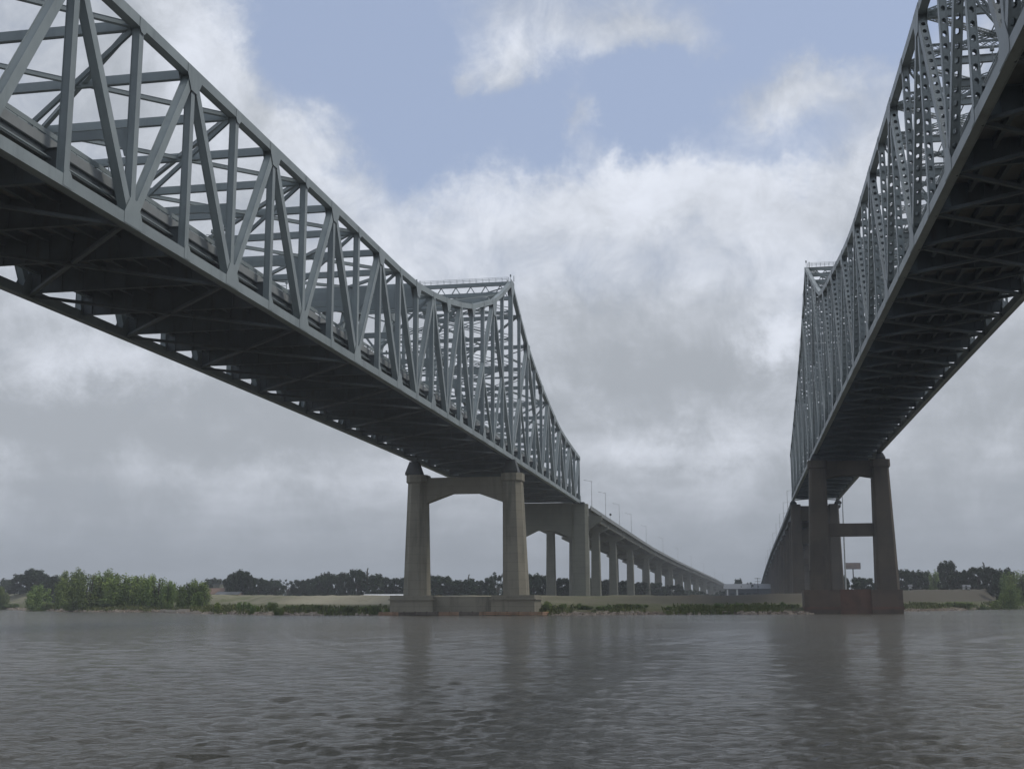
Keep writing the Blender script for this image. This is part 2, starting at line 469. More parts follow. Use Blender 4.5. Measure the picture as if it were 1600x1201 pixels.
def build_water():
    WM = water_mat()
    ang = np.concatenate([np.arange(-180, -64, 4.0), np.linspace(-62, 44, 760), np.arange(48, 180.1, 4.0)])
    ang = np.radians(ang)
    rr = [1.5, 4, 8]; r = 12.0
    while r < 900:
        rr.append(r); r *= 1.006
    rr += [1000, 1300, 1800, 2600, 3500]
    rr = np.array(rr)
    A, Rr = np.meshgrid(ang, rr)
    x = Rr*np.sin(A); y = Rr*np.cos(A)
    sp = np.gradient(rr)[:, None]
    z = np.zeros_like(x)
    wr = np.random.default_rng(3)
    for lam in (4.4, 3.6, 2.9, 2.3, 1.8, 1.45, 1.25, 1.0, .82, .68, .56, .46, .38):
        for _ in range(4):
            th = R(-104)+wr.normal(0, .8)
            k = 2*math.pi/lam/wr.uniform(.88, 1.12)
            amp = lam*(.0115 if lam < 1.1 else max(.0115*(1.1/lam)**1.5, .0024))*wr.uniform(.6, 1.2)
            fade = np.clip((lam/(2.6*sp)-1), 0, 1)
            ph = k*(x*math.cos(th)+y*math.sin(th))+wr.uniform(0, 6.28)
            s = np.sin(ph + .35*np.sin(x*.11*wr.uniform(.5, 1.5)+y*.07))
            z += amp*fade*(s+.25*np.cos(2*ph))
    gust = .85+.18*np.sin(x*.031+1.3*np.sin(y*.021))*np.sin(y*.043+.8)
    z *= gust
    z[rr > 850] = 0
    n = len(ang)
    me = bpy.data.meshes.new('river_water')
    co = np.stack([x.ravel(), y.ravel(), z.ravel()], 1)
    i = np.arange(len(rr)-1)[:, None]*n+np.arange(n-1)[None, :]
    i = i.ravel()
    fs = np.stack([i, i+n, i+n+1, i+1], 1)
    me.vertices.add(len(co)); me.vertices.foreach_set('co', co.ravel())
    me.loops.add(len(fs)*4); me.loops.foreach_set('vertex_index', fs.ravel())
    me.polygons.add(len(fs)); me.polygons.foreach_set('loop_start', np.arange(len(fs))*4)
    me.polygons.foreach_set('loop_total', np.full(len(fs), 4))
    me.polygons.foreach_set('use_smooth', np.ones(len(fs), bool))
    me.update(calc_edges=True); me.validate()
    me.materials.append(WM)
    o = bpy.data.objects.new('river_water', me); COL.objects.link(o)
    o['kind'] = 'structure'; o['label'] = 'rippled grey brown river water'


build_water()

# ------------------------------------------------------------------ truss bridges


def interp(t, x):
    return float(np.interp(x, [a for a, _ in t], [c for _, c in t]))


class Bridge:
    def __init__(s, **k):
        s.__dict__.update(k)
        s.Ys = [s.Yp-n*s.p for n in range(s.nm, 0, -1)]+[s.Yp+n*s.pa for n in range(0, s.na+1)]
        s.idx = list(range(-s.nm, 0))+list(range(0, s.na+1))          # signed panel number, 0 = over the main pier
    def zb(s, Y): return s.H-s.g*(Y-s.Yp)/100-s.q*((Y-s.Yp)/100)**2
    def zt(s, Y):
        return s.zb(Y)+(interp(s.dm, (s.Yp-Y)/s.p) if Y < s.Yp else interp(s.da, Y-s.Yp))


def build_bridge(B, label):
    M = B.steel; kind = B.kind
    root = thing('truss_bridge', label, 'bridge', (0.5*(B.X0+B.X1), B.Yp, B.zb(B.Yp)))
    sx = (1, 0, 0); sz = (0, 0, 1)
    N = len(B.Ys)

    def part(name, fn, m=None, par=root, **kw):
        mb = MB(); fn(mb); return mb.build(name, m or M, par, **kw)
    mainm = (lambda mb, a, c, s_, w, h: boxsec(mb, a, c, s_, w, h)) if kind == 'box' else (lambda mb, a, c, s_, w, h: perforated(mb, a, c, s_, w, h))
    strut = (lambda mb, a, c, s_, w, h: boxsec(mb, a, c, s_, w, h)) if kind == 'box' else (lambda mb, a, c, s_, w, h: lattice(mb, a, c, s_, w, h))
    zb = [B.zb(y) for y in B.Ys]; zt = [B.zt(y) for y in B.Ys]
    for X in (B.X0, B.X1):
        b_ = lambda i: Vector((X, B.Ys[i], zb[i]))
        t_ = lambda i: Vector((X, B.Ys[i], zt[i]))
        for i in range(N-1):
            part('bottom_chord', lambda mb: boxsec(mb, b_(i), b_(i+1), sx, B.cw, B.ch))
            if kind == 'box': part('top_chord', lambda mb: boxsec(mb, t_(i), t_(i+1), sx, B.cw*.97, B.ch*.98))
            else: part('top_chord', lambda mb: (boxsec(mb, t_(i), t_(i+1), sx, B.cw*.97, B.ch*.98)))
        for i in range(N):
            w = B.vw*(1.35 if B.idx[i] == 0 else 1.0)
            ends = i == N-1
            part('vertical_post' if not ends else 'end_post', lambda mb: mainm(mb, b_(i)+Vector((0, 0, .3)), t_(i)-Vector((0, 0, .3)), sx, w*.93, w*(1.25 if ends else 1)))
            # gusset plates either side of the nodes where diagonals meet
            for z, dirn in ((zb[i], 1), (zt[i], -1)):
                par = (B.idx[i] % 2 == B.par_bot) if dirn == 1 else (B.idx[i] % 2 != B.par_bot)
                gw, gh = (1.9, 2.3) if par else (.75, 1.3)
                if par and dirn == -1 and abs(B.idx[i]) <= 3: gw, gh = 2.7, 3.4
                for sg in (-1, 1):
                    def gus(mb):
                        x = X+sg*(B.cw/2+.03)
                        z0 = z-dirn*B.ch*.42
                        mb.prism([(B.Ys[i]-gw, z0), (B.Ys[i]+gw, z0), (B.Ys[i]+gw, z0+dirn*1.2), (B.Ys[i]+gw*.45, z0+dirn*gh*1.3), (B.Ys[i]-gw*.45, z0+dirn*gh*1.3), (B.Ys[i]-gw, z0+dirn*1.2)], 0, x-.015, x+.015)
                    if z == zb[i] or abs(B.Ys[i]-150) < 400: part('gusset_plate', gus, fix=True)
        # web diagonals
        done = set()
        for (i, ti, j, tj) in B.diags(B):
            if not (0 <= i < N and 0 <= j < N): continue
            a = t_(i) if ti == 1 else (b_(i) if ti == 0 else b_(i).lerp(t_(i), ti))
            c = t_(j) if tj == 1 else (b_(j) if tj == 0 else b_(j).lerp(t_(j), tj))
            heavy = (ti in (0, 1) and tj in (0, 1))
            dd = (c-a).normalized()
            w = B.dw if heavy else B.dw*.62
            part('diagonal' if heavy else 'subdiagonal', lambda mb: mainm(mb, a+dd*.5, c-dd*.5, sx, w*.9, w))
    # transverse framing
    for i in range(N):
        Y = B.Ys[i]; k = B.idx[i]; dep = zt[i]-zb[i]
        x0, x1 = B.X0+B.cw*.45, B.X1-B.cw*.45
        xm = .5*(x0+x1)
        y_ = lambda x, z, dy=0: Vector((x, Y+dy, z))
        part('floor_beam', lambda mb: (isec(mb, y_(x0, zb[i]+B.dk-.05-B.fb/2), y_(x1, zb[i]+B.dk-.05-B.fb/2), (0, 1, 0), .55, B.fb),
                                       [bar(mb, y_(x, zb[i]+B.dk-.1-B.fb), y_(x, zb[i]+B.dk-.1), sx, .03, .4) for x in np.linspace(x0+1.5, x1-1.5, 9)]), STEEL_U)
        zs = zb[i]+B.clear
        par = (k % 2 == B.par_sway)
        if kind == 'box':
            part('top_strut', lambda mb: boxsec(mb, y_(x0, zt[i]-.1), y_(x1, zt[i]-.1), (0, 1, 0), .65, 1.12))
        else:
            part('top_strut', lambda mb: isec(mb, y_(x0, zt[i]-.1), y_(x1, zt[i]-.1), (0, 1, 0), .5, .95))
            if dep > 15: part('sway_strut', lambda mb: lattice(mb, y_(x0, zt[i]-4.2), y_(x1, zt[i]-4.2), (0, 1, 0), .45, .9))
        if par or (kind != 'box'):
            # haunched lower sway strut over the roadway
            h0 = .5
            deep = kind == 'box' or k in (-9, 0)
            def portal(mb):
                if not deep:
                    isec(mb, y_(x0, zs), y_(x1, zs), (0, 1, 0), .45, .8)
                    for xa, sg in ((x0, 1), (x1, -1)): bar(mb, y_(xa, zs-2.2), y_(xa+sg*2.6, zs-.3), (0, 1, 0), .3, .3)
                    return
                f = 3.2
                pts = [(x0, zs+h0), (x1, zs+h0), (x1, zs-2.6)]
                for q in range(5):
                    a = q/4*math.pi/2
                    pts.append((x1-f*(1-math.cos(a))-.25, zs-h0-2.1*(1-math.sin(a))))
                for q in range(4, -1, -1):
                    a = q/4*math.pi/2
                    pts.append((x0+f*(1-math.cos(a))+.25, zs-h0-2.1*(1-math.sin(a))))
                pts.append((x0, zs-2.6))
                mb.prism(pts[::-1], 1, Y-.22, Y+.22)
            if kind == 'box' or k % 2 == 0: part('sway_strut', portal)
            if dep < 30 and (kind == 'box' or k % 2 == 0):
                for xa in (x0, x1):
                    part('sway_brace', lambda mb: strut(mb, y_(xa, zt[i]-.5), y_(xm, zs+.3), (0, 1, 0), .42, .5 if kind == 'box' else .7))
        if dep >= 30:
            # tall tower panels: tiers of X bracing
            nt = max(1, int(round((dep-B.clear)/8.5)))
            lev = np.linspace(zs, zt[i]-.5, nt+1)
            for a in range(nt if (k % 2 == 0 or kind != 'box') else 0):
                z0, z1 = lev[a], lev[a+1]
                if a < nt-1: part('sway_strut', lambda mb: strut(mb, y_(x0, z1), y_(x1, z1), (0, 1, 0), .4, .55))
                if (k % 2 == 0):
                    for xa, xb in ((x0, x1), (x1, x0)):
                        off = .12 if xa == x0 else -.12
                        part('sway_brace', lambda mb: (bar(mb, y_(xa, z0+.4, off), y_(xb, z1-.4, off), (0, 1, 0), .18, .2), bar(mb, y_(xa, z0+1.3, off), y_(xb, z1+.5 if a < nt-1 else z1-.4, off), (0, 1, 0), .18, .2)))
        if k in (-8,) and kind == 'box':
            part('portal_girder', lambda mb: (mb.box(x0, x1, Y-.3, Y+.3, zt[i]-4.6, zt[i]-.65)))
        if k == 0:
            part('portal_girder', lambda mb: (boxsec(mb, y_(x0, zt[i]-4.5), y_(x1, zt[i]-4.5), (0, 1, 0), 1.0, 1.0), [bar(mb, y_(x, zt[i]-.6), y_(x+sg*2.2, zt[i]-4.2), (0, 1, 0), .25, .25) for x in np.linspace(x0+2.5, x1-2.5, 6) for sg in (-1, 1)]))
            def rail(mb):
                for yy in (Y-.6, Y+.6):
                    for zz in (.7, 1.25): bar(mb, (x0, yy, zt[i]+.4+zz), (x1, yy, zt[i]+.4+zz), (0, 1, 0), .06, .06)
                    for x in np.linspace(x0, x1, 15): bar(mb, (x, yy, zt[i]+.4), (x, yy, zt[i]+1.65), sx, .06, .06)
            part('catwalk_railing', rail)
            for X in (B.X0, B.X1):
                part('beacon_mast', lambda mb: (mb.tube((X, Y, zt[i]+.5), (X, Y, zt[i]+2.6), .07, .05, 6), mb.tube((X, Y, zt[i]+1.9), (X, Y, zt[i]+2.5), .22, .22, 8), mb.tube((X+.9, Y+.4, zt[i]+.5), (X+.9, Y+.4, zt[i]+2.2), .12, .1, 6)))
    # lateral bracing, top and bottom
    def lat(name, zz, i, j, dz, w, h, m):
        for sa, sb, o in ((0, 1, .0), (1, 0, .16)):
            xs2 = (B.X0+B.cw*.4, B.X1-B.cw*.4)
            a = Vector((xs2[sa], B.Ys[i], zz[i]+dz+o*.0)); c = Vector((xs2[sb], B.Ys[j], zz[j]+dz+o*.0))
            mid = a.lerp(c, .5); mid.z += -.0
            if name == 'bottom_lateral' or kind == 'box':
                part(name, lambda mb: (boxsec(mb, a+Vector((0, 0, o)), c+Vector((0, 0, o)), sz, w, h, .05, .04)), m)
            else:
                part(name, lambda mb: lattice(mb, a+Vector((0, 0, o)), c+Vector((0, 0, o)), sz, .4, .85), m)
    st = B.lat_step
    i0 = next(i for i in range(N) if B.idx[i] % st == B.lat_par)
    for i in range(i0, N-st, st): lat('top_lateral', zt, i, i+st, -.15, .55, .55, M)
    i0 = next(i for i in range(N) if B.idx[i] % 2 == B.par_bot)
    bs = B.bot_step
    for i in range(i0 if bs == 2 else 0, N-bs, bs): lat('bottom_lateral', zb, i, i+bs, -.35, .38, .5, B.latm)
    if kind != 'box':
        for i in range(N-1):
            if zt[i]-zb[i] < 30:
                xm = .5*(B.X0+B.X1)
                part('longitudinal_strut', lambda mb: [bar(mb, (xm+sg*.3, B.Ys[i], zt[i]-.1), (xm+sg*.3, .5*(B.Ys[i]+B.Ys[i+1]), .5*(zt[i]+zt[i+1])-.1), sz, .12, .12) for sg in (-1, 1)])
    # deck
    e = B.inset
    for x in np.linspace(B.X0+e+.3, B.X1-e-.3, B.nstr):
        edge = abs(x-(B.X0+e+.3)) < .01 or abs(x-(B.X1-e-.3)) < .01
        def strg(mb):
            for i in range(N-1):
                isec(mb, (x, B.Ys[i], zb[i]+B.dk-.55), (x, B.Ys[i+1], zb[i+1]+B.dk-.55), sx, .45, 1.0 if not edge else 1.06)
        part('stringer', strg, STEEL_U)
    def slab(mb):
        rings = []
        for i in range(N):
            Y, z = B.Ys[i], zb[i]
            rings.append([(B.X0+e+.05, Y, z+B.dk), (B.X1-e-.05, Y, z+B.dk), (B.X1-e-.05, Y, z+B.dk+.3), (B.X0+e+.05, Y, z+B.dk+.3)])
        mb.loft(rings)
    part('deck_slab', slab, DECK_U, fix=True)
    for xa, sg in ((B.X0+e, 1), (B.X1-e, -1)):
        def para(mb):
            rings = []
            for i in range(N):
                Y, z = B.Ys[i], zb[i]
                pr = [(0, B.dk+.02), (.04, B.dk+.02), (.04, B.dk+.31), (.55, B.dk+.31), (.3, B.dk+.7), (.25, B.parh), (0, B.parh)]
                rings.append([(xa+sg*a, Y, z+c) for a, c in pr])
            mb.loft(rings)
        part('parapet', para, PARAPET, fix=True)
        def rail2(mb):
            xr = xa+sg*.12
            for i in range(N-1):
                for zz, hh in B.rails:
                    bar(mb, (xr, B.Ys[i], zb[i]+B.parh+zz), (xr, B.Ys[i+1], zb[i+1]+B.parh+zz), sx, .09, hh)
                for q in range(5):
                    t = q/5; yy = B.Ys[i]*(1-t)+B.Ys[i+1]*t; z = zb[i]*(1-t)+zb[i+1]*t
                    bar(mb, (xr, yy, z+B.parh), (xr, yy, z+B.parh+B.rails[-1][0]), sx, .08, .12)
        part('guard_rail', rail2)
        def flange_tube(mb):
            for i in range(N-1): mb.tube((xa-sg*.25, B.Ys[i], zb[i]+B.dk-1.05), (xa-sg*.25, B.Ys[i+1], zb[i+1]+B.dk-1.05), .13, .13, 6)
        part('flange_line', flange_tube)  # added pale tube, stands in for the light edge of the stringer flange
        for i in range(1, N-1, 2):
            xr, Y, z = xa+sg*.12, B.Ys[i]-1.5, zb[i]+B.parh+B.rails[-1][0]
            part('roadway_lamp', lambda mb: (mb.tube((xr, Y, z), (xr, Y, z+1.5), .05, .05, 6), mb.tube((xr, Y, z+1.15), (xr, Y, z+1.55), .2, .16, 8), bar(mb, (xr, Y, z+.8), (xr+sg*.8, Y, z+.95), (0, 1, 0), .07, .07)))
    # bearings on the piers
    for X in (B.X0, B.X1):
        for i, top in ((B.idx.index(0), B.captop), (N-1, B.captop2)):
            Y, z = B.Ys[i], zb[i]-B.ch/2
            part('bearing', lambda mb: mb.loft([[(X+a*w, Y+c*w, zz) for a, c in ((-1, -1), (1, -1), (1, 1), (-1, 1))] for w, zz in ((B.bw*2.2, top), (B.bw*2.2, top+.6), (B.bw*1.25, z-.1), (B.bw*1.25, z))]), DARKM, fix=True)  # bearing steel coloured dark to stand in for shade under the truss
    return root


def diags_left(B):
    out = []; I = {k: i for i, k in enumerate(B.idx)}
    for k in B.idx[:-1]:
        i = I[k]; j = i+1
        if k < -9:      # suspended span: Warren, bottom nodes odd
            out.append((i, 0, j, 1) if k % 2 == 1 else (i, 1, j, 0))
        elif k < -4:    # bottom nodes even beyond the hinge
            out.append((i, 0, j, 1) if k % 2 == 0 else (i, 1, j, 0))
        elif k >= 4:
            out.append((i, 0, j, 1) if k % 2 == 0 else (i, 1, j, 0))
    for a, c in ((-4, -2), (-2, 0)):
        ia, ic, im = I[a], I[c], I[a]+1
        if a == -4: out += [(ia, 0, ic, 1), (im, .5, ic, 0)]
        else: out += [(ia, 1, ic, 0), (im, .5, ia, 0)]
    for a, c in ((0, 2), (2, 4)):
        ia, ic, im = I[a], I[c], I[a]+1
        if a == 0: out += [(ia, 0, ic, 1), (im, .5, ic, 0)]
        else: out += [(ia, 1, ic, 0), (im, .5, ia, 0)]
    return out


def diags_right(B):
    out = []; I = {k: i for i, k in enumerate(B.idx)}
    for k in B.idx[:-1]:
        i = I[k]; j = i+1
        if k < -4 or k >= 4:
            out.append((i, 0, j, 1) if k % 2 == 0 else (i, 1, j, 0))
    for a, c in ((-4, -2), (-2, 0), (0, 2), (2, 4)):
        ia, ic, im = I[a], I[c], I[a]+1
        if a in (-4, 0): out += [(ia, 0, ic, 1), (im, .5, ic, 0)]
        else: out += [(ia, 1, ic, 0), (im, .5, ia, 0)]
    return out


BL = Bridge(X0=-90.86, X1=-62.86, Yp=335.9, p=12.993, pa=13.35, nm=28, na=11, H=43.5, g=.57, q=.195, kind='box', steel=STEEL_L, latm=STEEL_U,
            dm=[(0, 50.6), (1, 44.2), (2, 38.7), (3, 34.8), (4, 31.0), (5, 28.3), (6, 26.0), (7, 24.2), (8, 22.9), (9, 22.5), (40, 22.5)],
            da=[(0, 50.6), (13, 44), (26, 37.8), (39, 33.5), (52, 30), (65, 27), (78, 24.2), (91, 21.8), (104, 20.3), (117, 19.4), (130, 18.5), (147, 17.6)],
            cw=1.15, ch=1.25, vw=.95, dw=1.1, par_bot=1, par_sway=1, clear=10.0, lat_step=2, lat_par=1, bot_step=2, inset=1.6, nstr=9, dk=3.55, fb=3.5, parh=4.6, rails=((.5, .5),), bw=1.0, captop=39.0, captop2=41.5, diags=diags_left)
BR = Bridge(X0=21.8, X1=39.8, Yp=360, p=13.3, pa=13.33, nm=28, na=12, H=45.7, g=.4, q=.17, kind='laced', steel=STEEL_R, latm=STEEL_U,
            dm=[(0, 54.6), (1, 49.2), (2, 43.8), (3, 38.5), (4, 33.6), (5, 31.3), (6, 29.6), (7, 28.2), (8, 26.6), (9, 25), (10, 23.8), (11, 23.1), (40, 22.9)],
            da=[(0, 54.6), (13, 50.5), (27, 46), (40, 42), (57, 38), (80, 33), (104, 28.5), (130, 23.5), (160, 18.6)],
            cw=.95, ch=1.15, vw=.85, dw=1.0, par_bot=0, par_sway=0, clear=9.0, lat_step=1, lat_par=0, bot_step=1, inset=1.1, nstr=7, dk=3.0, fb=2.7, parh=3.9, rails=((.3, .1), (.6, .1)), bw=.62, captop=43.1, captop2=42.6, diags=diags_right)
build_bridge(BL, 'wide blue grey cantilever truss bridge with smooth welded members, crossing the river on the left')
build_bridge(BR, 'narrower pale grey cantilever truss bridge with perforated and laced members, towering up the right edge')

# ------------------------------------------------------------------ piers


def leg_ring(cx, cy, wx, wy, ch, z):
    a, c = wx/2, wy/2
    return [(cx-a+ch, cy-c, z), (cx+a-ch, cy-c, z), (cx+a, cy-c+ch, z), (cx+a, cy+c-ch, z), (cx+a-ch, cy+c, z), (cx-a+ch, cy+c, z), (cx-a, cy+c-ch, z), (cx-a, cy-c+ch, z)]


def leg(root, m, x0, x1, Y, zb_, zt_, wb, wt_, db, dt, chb, collar=True):
    mb = MB()
    rings = []
    for t in (0, 1):
        f = t
        rings.append(leg_ring(x0*(1-f)+x1*f, Y, wb*(1-f)+wt_*f, db*(1-f)+dt*f, chb*(1-.2*f), zb_*(1-f)+zt_*f))
    mb.loft(rings)
    o = mb.build('leg', m, root, fix=True)
    if collar:
        cb = MB()
        cb.loft([leg_ring(x1, Y, wt_+.5, dt+.5, chb*.8, zt_-2.3), leg_ring(x1, Y, wt_+.9, dt+.9, chb*.8, zt_-2.0), leg_ring(x1, Y, wt_+.9, dt+.9, chb*.8, zt_)])
        cb.build('leg_cap', m, o, fix=True)
    return o


def arch_beam(root, m, xa, xb, Y, th, zlow, zmid, ztop, name='cap_beam'):
    w = xb-xa
    pts = [(xa, ztop), (xb, ztop), (xb, zlow), (xb-w*.14, zlow+(zmid-zlow)*.42), (xa+w*.66, zmid), (xa+w*.34, zmid), (xa+w*.14, zlow+(zmid-zlow)*.42), (xa, zlow)]
    return MB().prism(pts, 1, Y-th/2, Y+th/2).build(name, m, root, fix=True)


def left_main_pier():
    Y = 336.5
    r = thing('bridge_pier', 'tan concrete river pier with two octagonal legs and arched cap under the left truss bridge', 'bridge pier', (-76.9, Y, 0))
    leg(r, CONC, -89.9, -89.8, Y, 5.4, 39.0, 6.6, 5.1, 8.5, 6.2, 1.7)
    leg(r, CONC, -61.6, -62.5, Y, 5.4, 39.0, 6.6, 5.1, 8.5, 6.2, 1.7)
    arch_beam(r, CONC, -87.6, -64.7, Y, 3.4, 30.9, 33.7, 38.2)
    MB().box(-96.2, -84.0, Y-5.5, Y+5.5, -3.5, 5.4).build('footing', CONC, r)
    MB().box(-67.6, -55.6, Y-5.5, Y+5.5, -3.5, 5.4).build('footing', CONC, r)
    MB().box(-84.0, -67.6, Y-3.4, Y+3.4, -3.5, 5.05).build('web_wall', CONC, r)
    MB().box(-68.0, -55.2, Y-5.9, Y+5.9, 4.1, 4.45).build('ledge', CONC, r)
    MB().box(-96.6, -83.6, Y-5.9, Y+5.9, 4.1, 4.45).build('ledge', CONC, r)
    # timber fender round the foot: stacked walers on short piles
    for z in (.05, .5):
        for q in range(8):
            xa = -98.6+q*5.65
            MB().box(xa, xa+5.6, Y-8.2-.06*(q % 2), Y-7.7, z+.03*((q*3) % 4), z+.38+.02*(q % 3)).build('fender_timber', TIMBER if q > 4 else (TIMBERG if q % 3 else TIMBER), r)
        MB().box(-53.4, -53.0, Y-8.2, Y+6, z, z+.38).build('fender_timber', TIMBER, r)
    for x in np.arange(-98, -53, 3.2):
        MB().tube((x, Y-7.3, -3), (x, Y-7.3, 1.05), .2, .2, 7).build('fender_pile', BARK, r)
    MB().box(-98.6, -53.4, Y-7.68, Y-5.6, .55, .8).build('fender_deck', CONC, r)
    return r


def right_main_pier():
    Y = 361
    r = thing('bridge_pier', 'dark brown concrete pier with mid strut and rust red base under the right truss', 'bridge pier', (30.8, Y, 0))
    leg(r, CONC_R, 21.7, 22.3, Y, 6.6, 43.1, 6.1, 4.4, 8.5, 6.5, .7)
    leg(r, CONC_R, 39.9, 39.6, Y, 6.6, 43.1, 6.1, 4.4, 8.5, 6.5, .7)
    arch_beam(r, CONC_R, 24.3, 37.6, Y, 3.6, 38.1, 38.9, 43.0)
    MB().box(24.2, 37.8, Y-1.8, Y+1.8, 21.6, 25.2).build('mid_strut', CONC_R, r)
    MB().box(16.8, 26.6, Y-6.5, Y+6.5, -2.5, 6.6).build('footing', RUSTB, r)
    MB().box(35.0, 43.3, Y-6.5, Y+6.5, -2.5, 6.6).build('footing', RUSTB, r)
    MB().box(26.6, 35.0, Y-5.6, Y+5.6, -2.5, 6.7).build('web_wall', RUST, r)
    for x0_, x1_ in ((16.6, 26.7), (34.9, 43.5)):
        MB().box(x0_, x1_, Y-6.7, Y+6.7, 1.2, 2.0).build('ledge', RUST, r)
    for sx_, x in ((-1, 18.9), (1, 42.3)):
        MB().box(x-.25, x+.25, Y-3.4, Y-3.2, 6.6, 12).build('ladder', DARKM, r)
    return r


left_main_pier()
right_main_pier()


def left_anchor_pier():
    Y = 484.5
    r = thing('bridge_pier', 'tall concrete pier where the left truss ends and the concrete viaduct begins', 'bridge pier', (-76.9, Y, 0))
    for x in (-62.6, -90.4):
        leg(r, CONC_V, x, x, Y, 2.6, 41.5, 6.9, 6.2, 5.6, 5.0, 1.3, False)
    arch_beam(r, CONC_V, -87.4, -65.6, Y+.2, 3.0, 27.6, 31.2, 42.15)
    MB().prism([(-59.6, 31.5), (-59.6, 36.9), (-54.2, 36.9), (-54.2, 35.0)], 1, Y+.4, Y+3.0).build('bracket', CONC_V, r, fix=True)
    MB().box(-95, -57.5, Y-5, Y+5, 0, 3.2).build('footing', CONC_V, r)


def right_anchor_pier():
    Y = 521.5
    r = thing('bridge_pier', 'dark two-legged concrete pier seen through the legs of the right main pier', 'bridge pier', (30.8, Y, 0))
    for x in (22.6, 38.2):
        leg(r, CONC_R, x, x-.2*(1 if x > 30 else -1), Y, 2.5, 42.6, 5.2, 3.9, 6.0, 4.6, .5, False)
    MB().box(24.5, 36.4, Y-1.4, Y+1.4, 36.0, 41.9).build('cap_beam', CONC_R, r)
    MB().box(24.4, 36.5, Y-1.3, Y+1.3, 26.8, 32.0).build('mid_strut', CONC_R, r)
    MB().box(18.5, 42.6, Y-4.6, Y+4.6, 0, 3.4).build('footing', CONC_R, r)
    return r


left_anchor_pier()
right_anchor_pier()

# ------------------------------------------------------------------ approach viaducts
LV = [(484.5, -58.6, 41.0), (560, -58.7, 40.4), (640, -58.6, 39.8), (720, -58.1, 38.9), (810, -56.6, 37.4), (900, -53.9, 36.0), (1000, -50.2, 34.2), (1150, -45.0, 32.4), (1300, -39, 30.3), (1500, -31, 27.6), (1800, -22, 23.6), (2100, -17, 19), (2500, -14, 12)]
RV = [(521.5, 20.6, 43.2), (656, 20.6, 40.6), (760, 20.4, 38.9), (864, 20.1, 36.6), (1040, 20.2, 32.6), (1224, 20.6, 28.9), (1518, 21.2, 21.0), (1800, 22, 13.5), (2100, 23, 7)]


def vi(T, y): return float(np.interp(y, [t[0] for t in T], [t[1] for t in T])), float(np.interp(y, [t[0] for t in T], [t[2] for t in T]))


def viaduct(T, sgn, width, girder, label, mcon, mgir, seg, ybreaks, ends):
    """T gives the inner edge (towards the other bridge); sgn: direction in which the deck widens"""
    y0, y1 = ends
    x0, z0 = vi(T, y0)
    r = thing('approach_viaduct', label, 'viaduct', (x0+sgn*width/2, y0, z0))
    ys = np.arange(y0, y1+1, seg)
    def sweep(name, pr, m):
        mb = MB(); rings = []
        for y in ys:
            x, z = vi(T, y)
            rings.append([(x+sgn*a, y, z+c) for a, c in pr])
        mb.loft(rings); return mb.build(name, m, r, fix=True)
    sweep('deck_slab', [(.1, -1.35), (width-.1, -1.35), (width-.1, -1.05), (.1, -1.05)], mcon)
    sweep('parapet', [(0, -1.6), (.14, -1.6), (.14, -1.06), (.45, -1.05), (.22, -.5), (.2, 0), (0, 0)], PARAPET)
    sweep('parapet', [(width-.2, 0), (width-.22, -.5), (width-.45, -1.05), (width-.14, -1.06), (width-.14, -1.6), (width, -1.6), (width, 0)], PARAPET)
    n = 7 if width > 25 else 5
    for k in range(n):
        a = 1.6+(width-3.2)*k/(n-1)
        sweep('girder', [(a-.3, -1.36-girder), (a+.3, -1.36-girder), (a+.3, -1.3-girder), (a+.06, -1.28-girder), (a+.06, -1.42), (a+.3, -1.40), (a+.3, -1.36), (a-.3, -1.36), (a-.3, -1.40), (a-.06, -1.42), (a-.06, -1.28-girder), (a-.3, -1.3-girder)], mgir)
    return r


viaduct(LV, -1, 33.0, 2.6, 'long concrete approach viaduct curving away behind the left truss bridge', CONC_V, CONC_V, 20, None, (486.5, 2486.5))
viaduct(RV, 1, 20.5, 2.8, 'dark approach viaduct running down to the ground behind the right truss bridge', CONC_V, STEEL_U, 20, None, (522.5, 2082.5))

ORD = ['first', 'second', 'third', 'fourth', 'fifth', 'sixth', 'seventh', 'eighth', 'ninth', 'tenth', 'eleventh', 'twelfth', 'thirteenth', 'fourteenth', 'fifteenth', 'sixteenth', 'seventeenth']
for k, y in enumerate((555, 630, 722, 822, 905, 995, 1090, 1180, 1280, 1390, 1510, 1650, 1810, 2000)):
    x, z = vi(LV, y); gz_ = float(ground_z(x-17, y))
    zt_ = z-1.36-2.6
    r = thing('viaduct_pier', '%s hammerhead pier of the left viaduct counting back from the truss' % ORD[k], 'viaduct pier', (x-16.5, y, 0), 'hammerhead piers of the left viaduct')
    for a in (-6.2, -26.8):
        mb = MB(); mb.loft([leg_ring(x+a, y, 4.5, 3.4, .35, gz_-1), leg_ring(x+a, y, 3.7, 2.7, .35, zt_-2.4)])
        mb.build('column', CONC_V, r, fix=True)
    pts = [(x-32.6, zt_), (x-.4, zt_), (x-.4, zt_-1.1), (x-4.2, zt_-2.9), (x-12, zt_-2.3), (x-21, zt_-2.3), (x-28.8, zt_-2.9), (x-32.6, zt_-1.1)]
    MB().prism(pts, 1, y-1.3, y+1.3).build('cap_beam', CONC_V, r, fix=True)
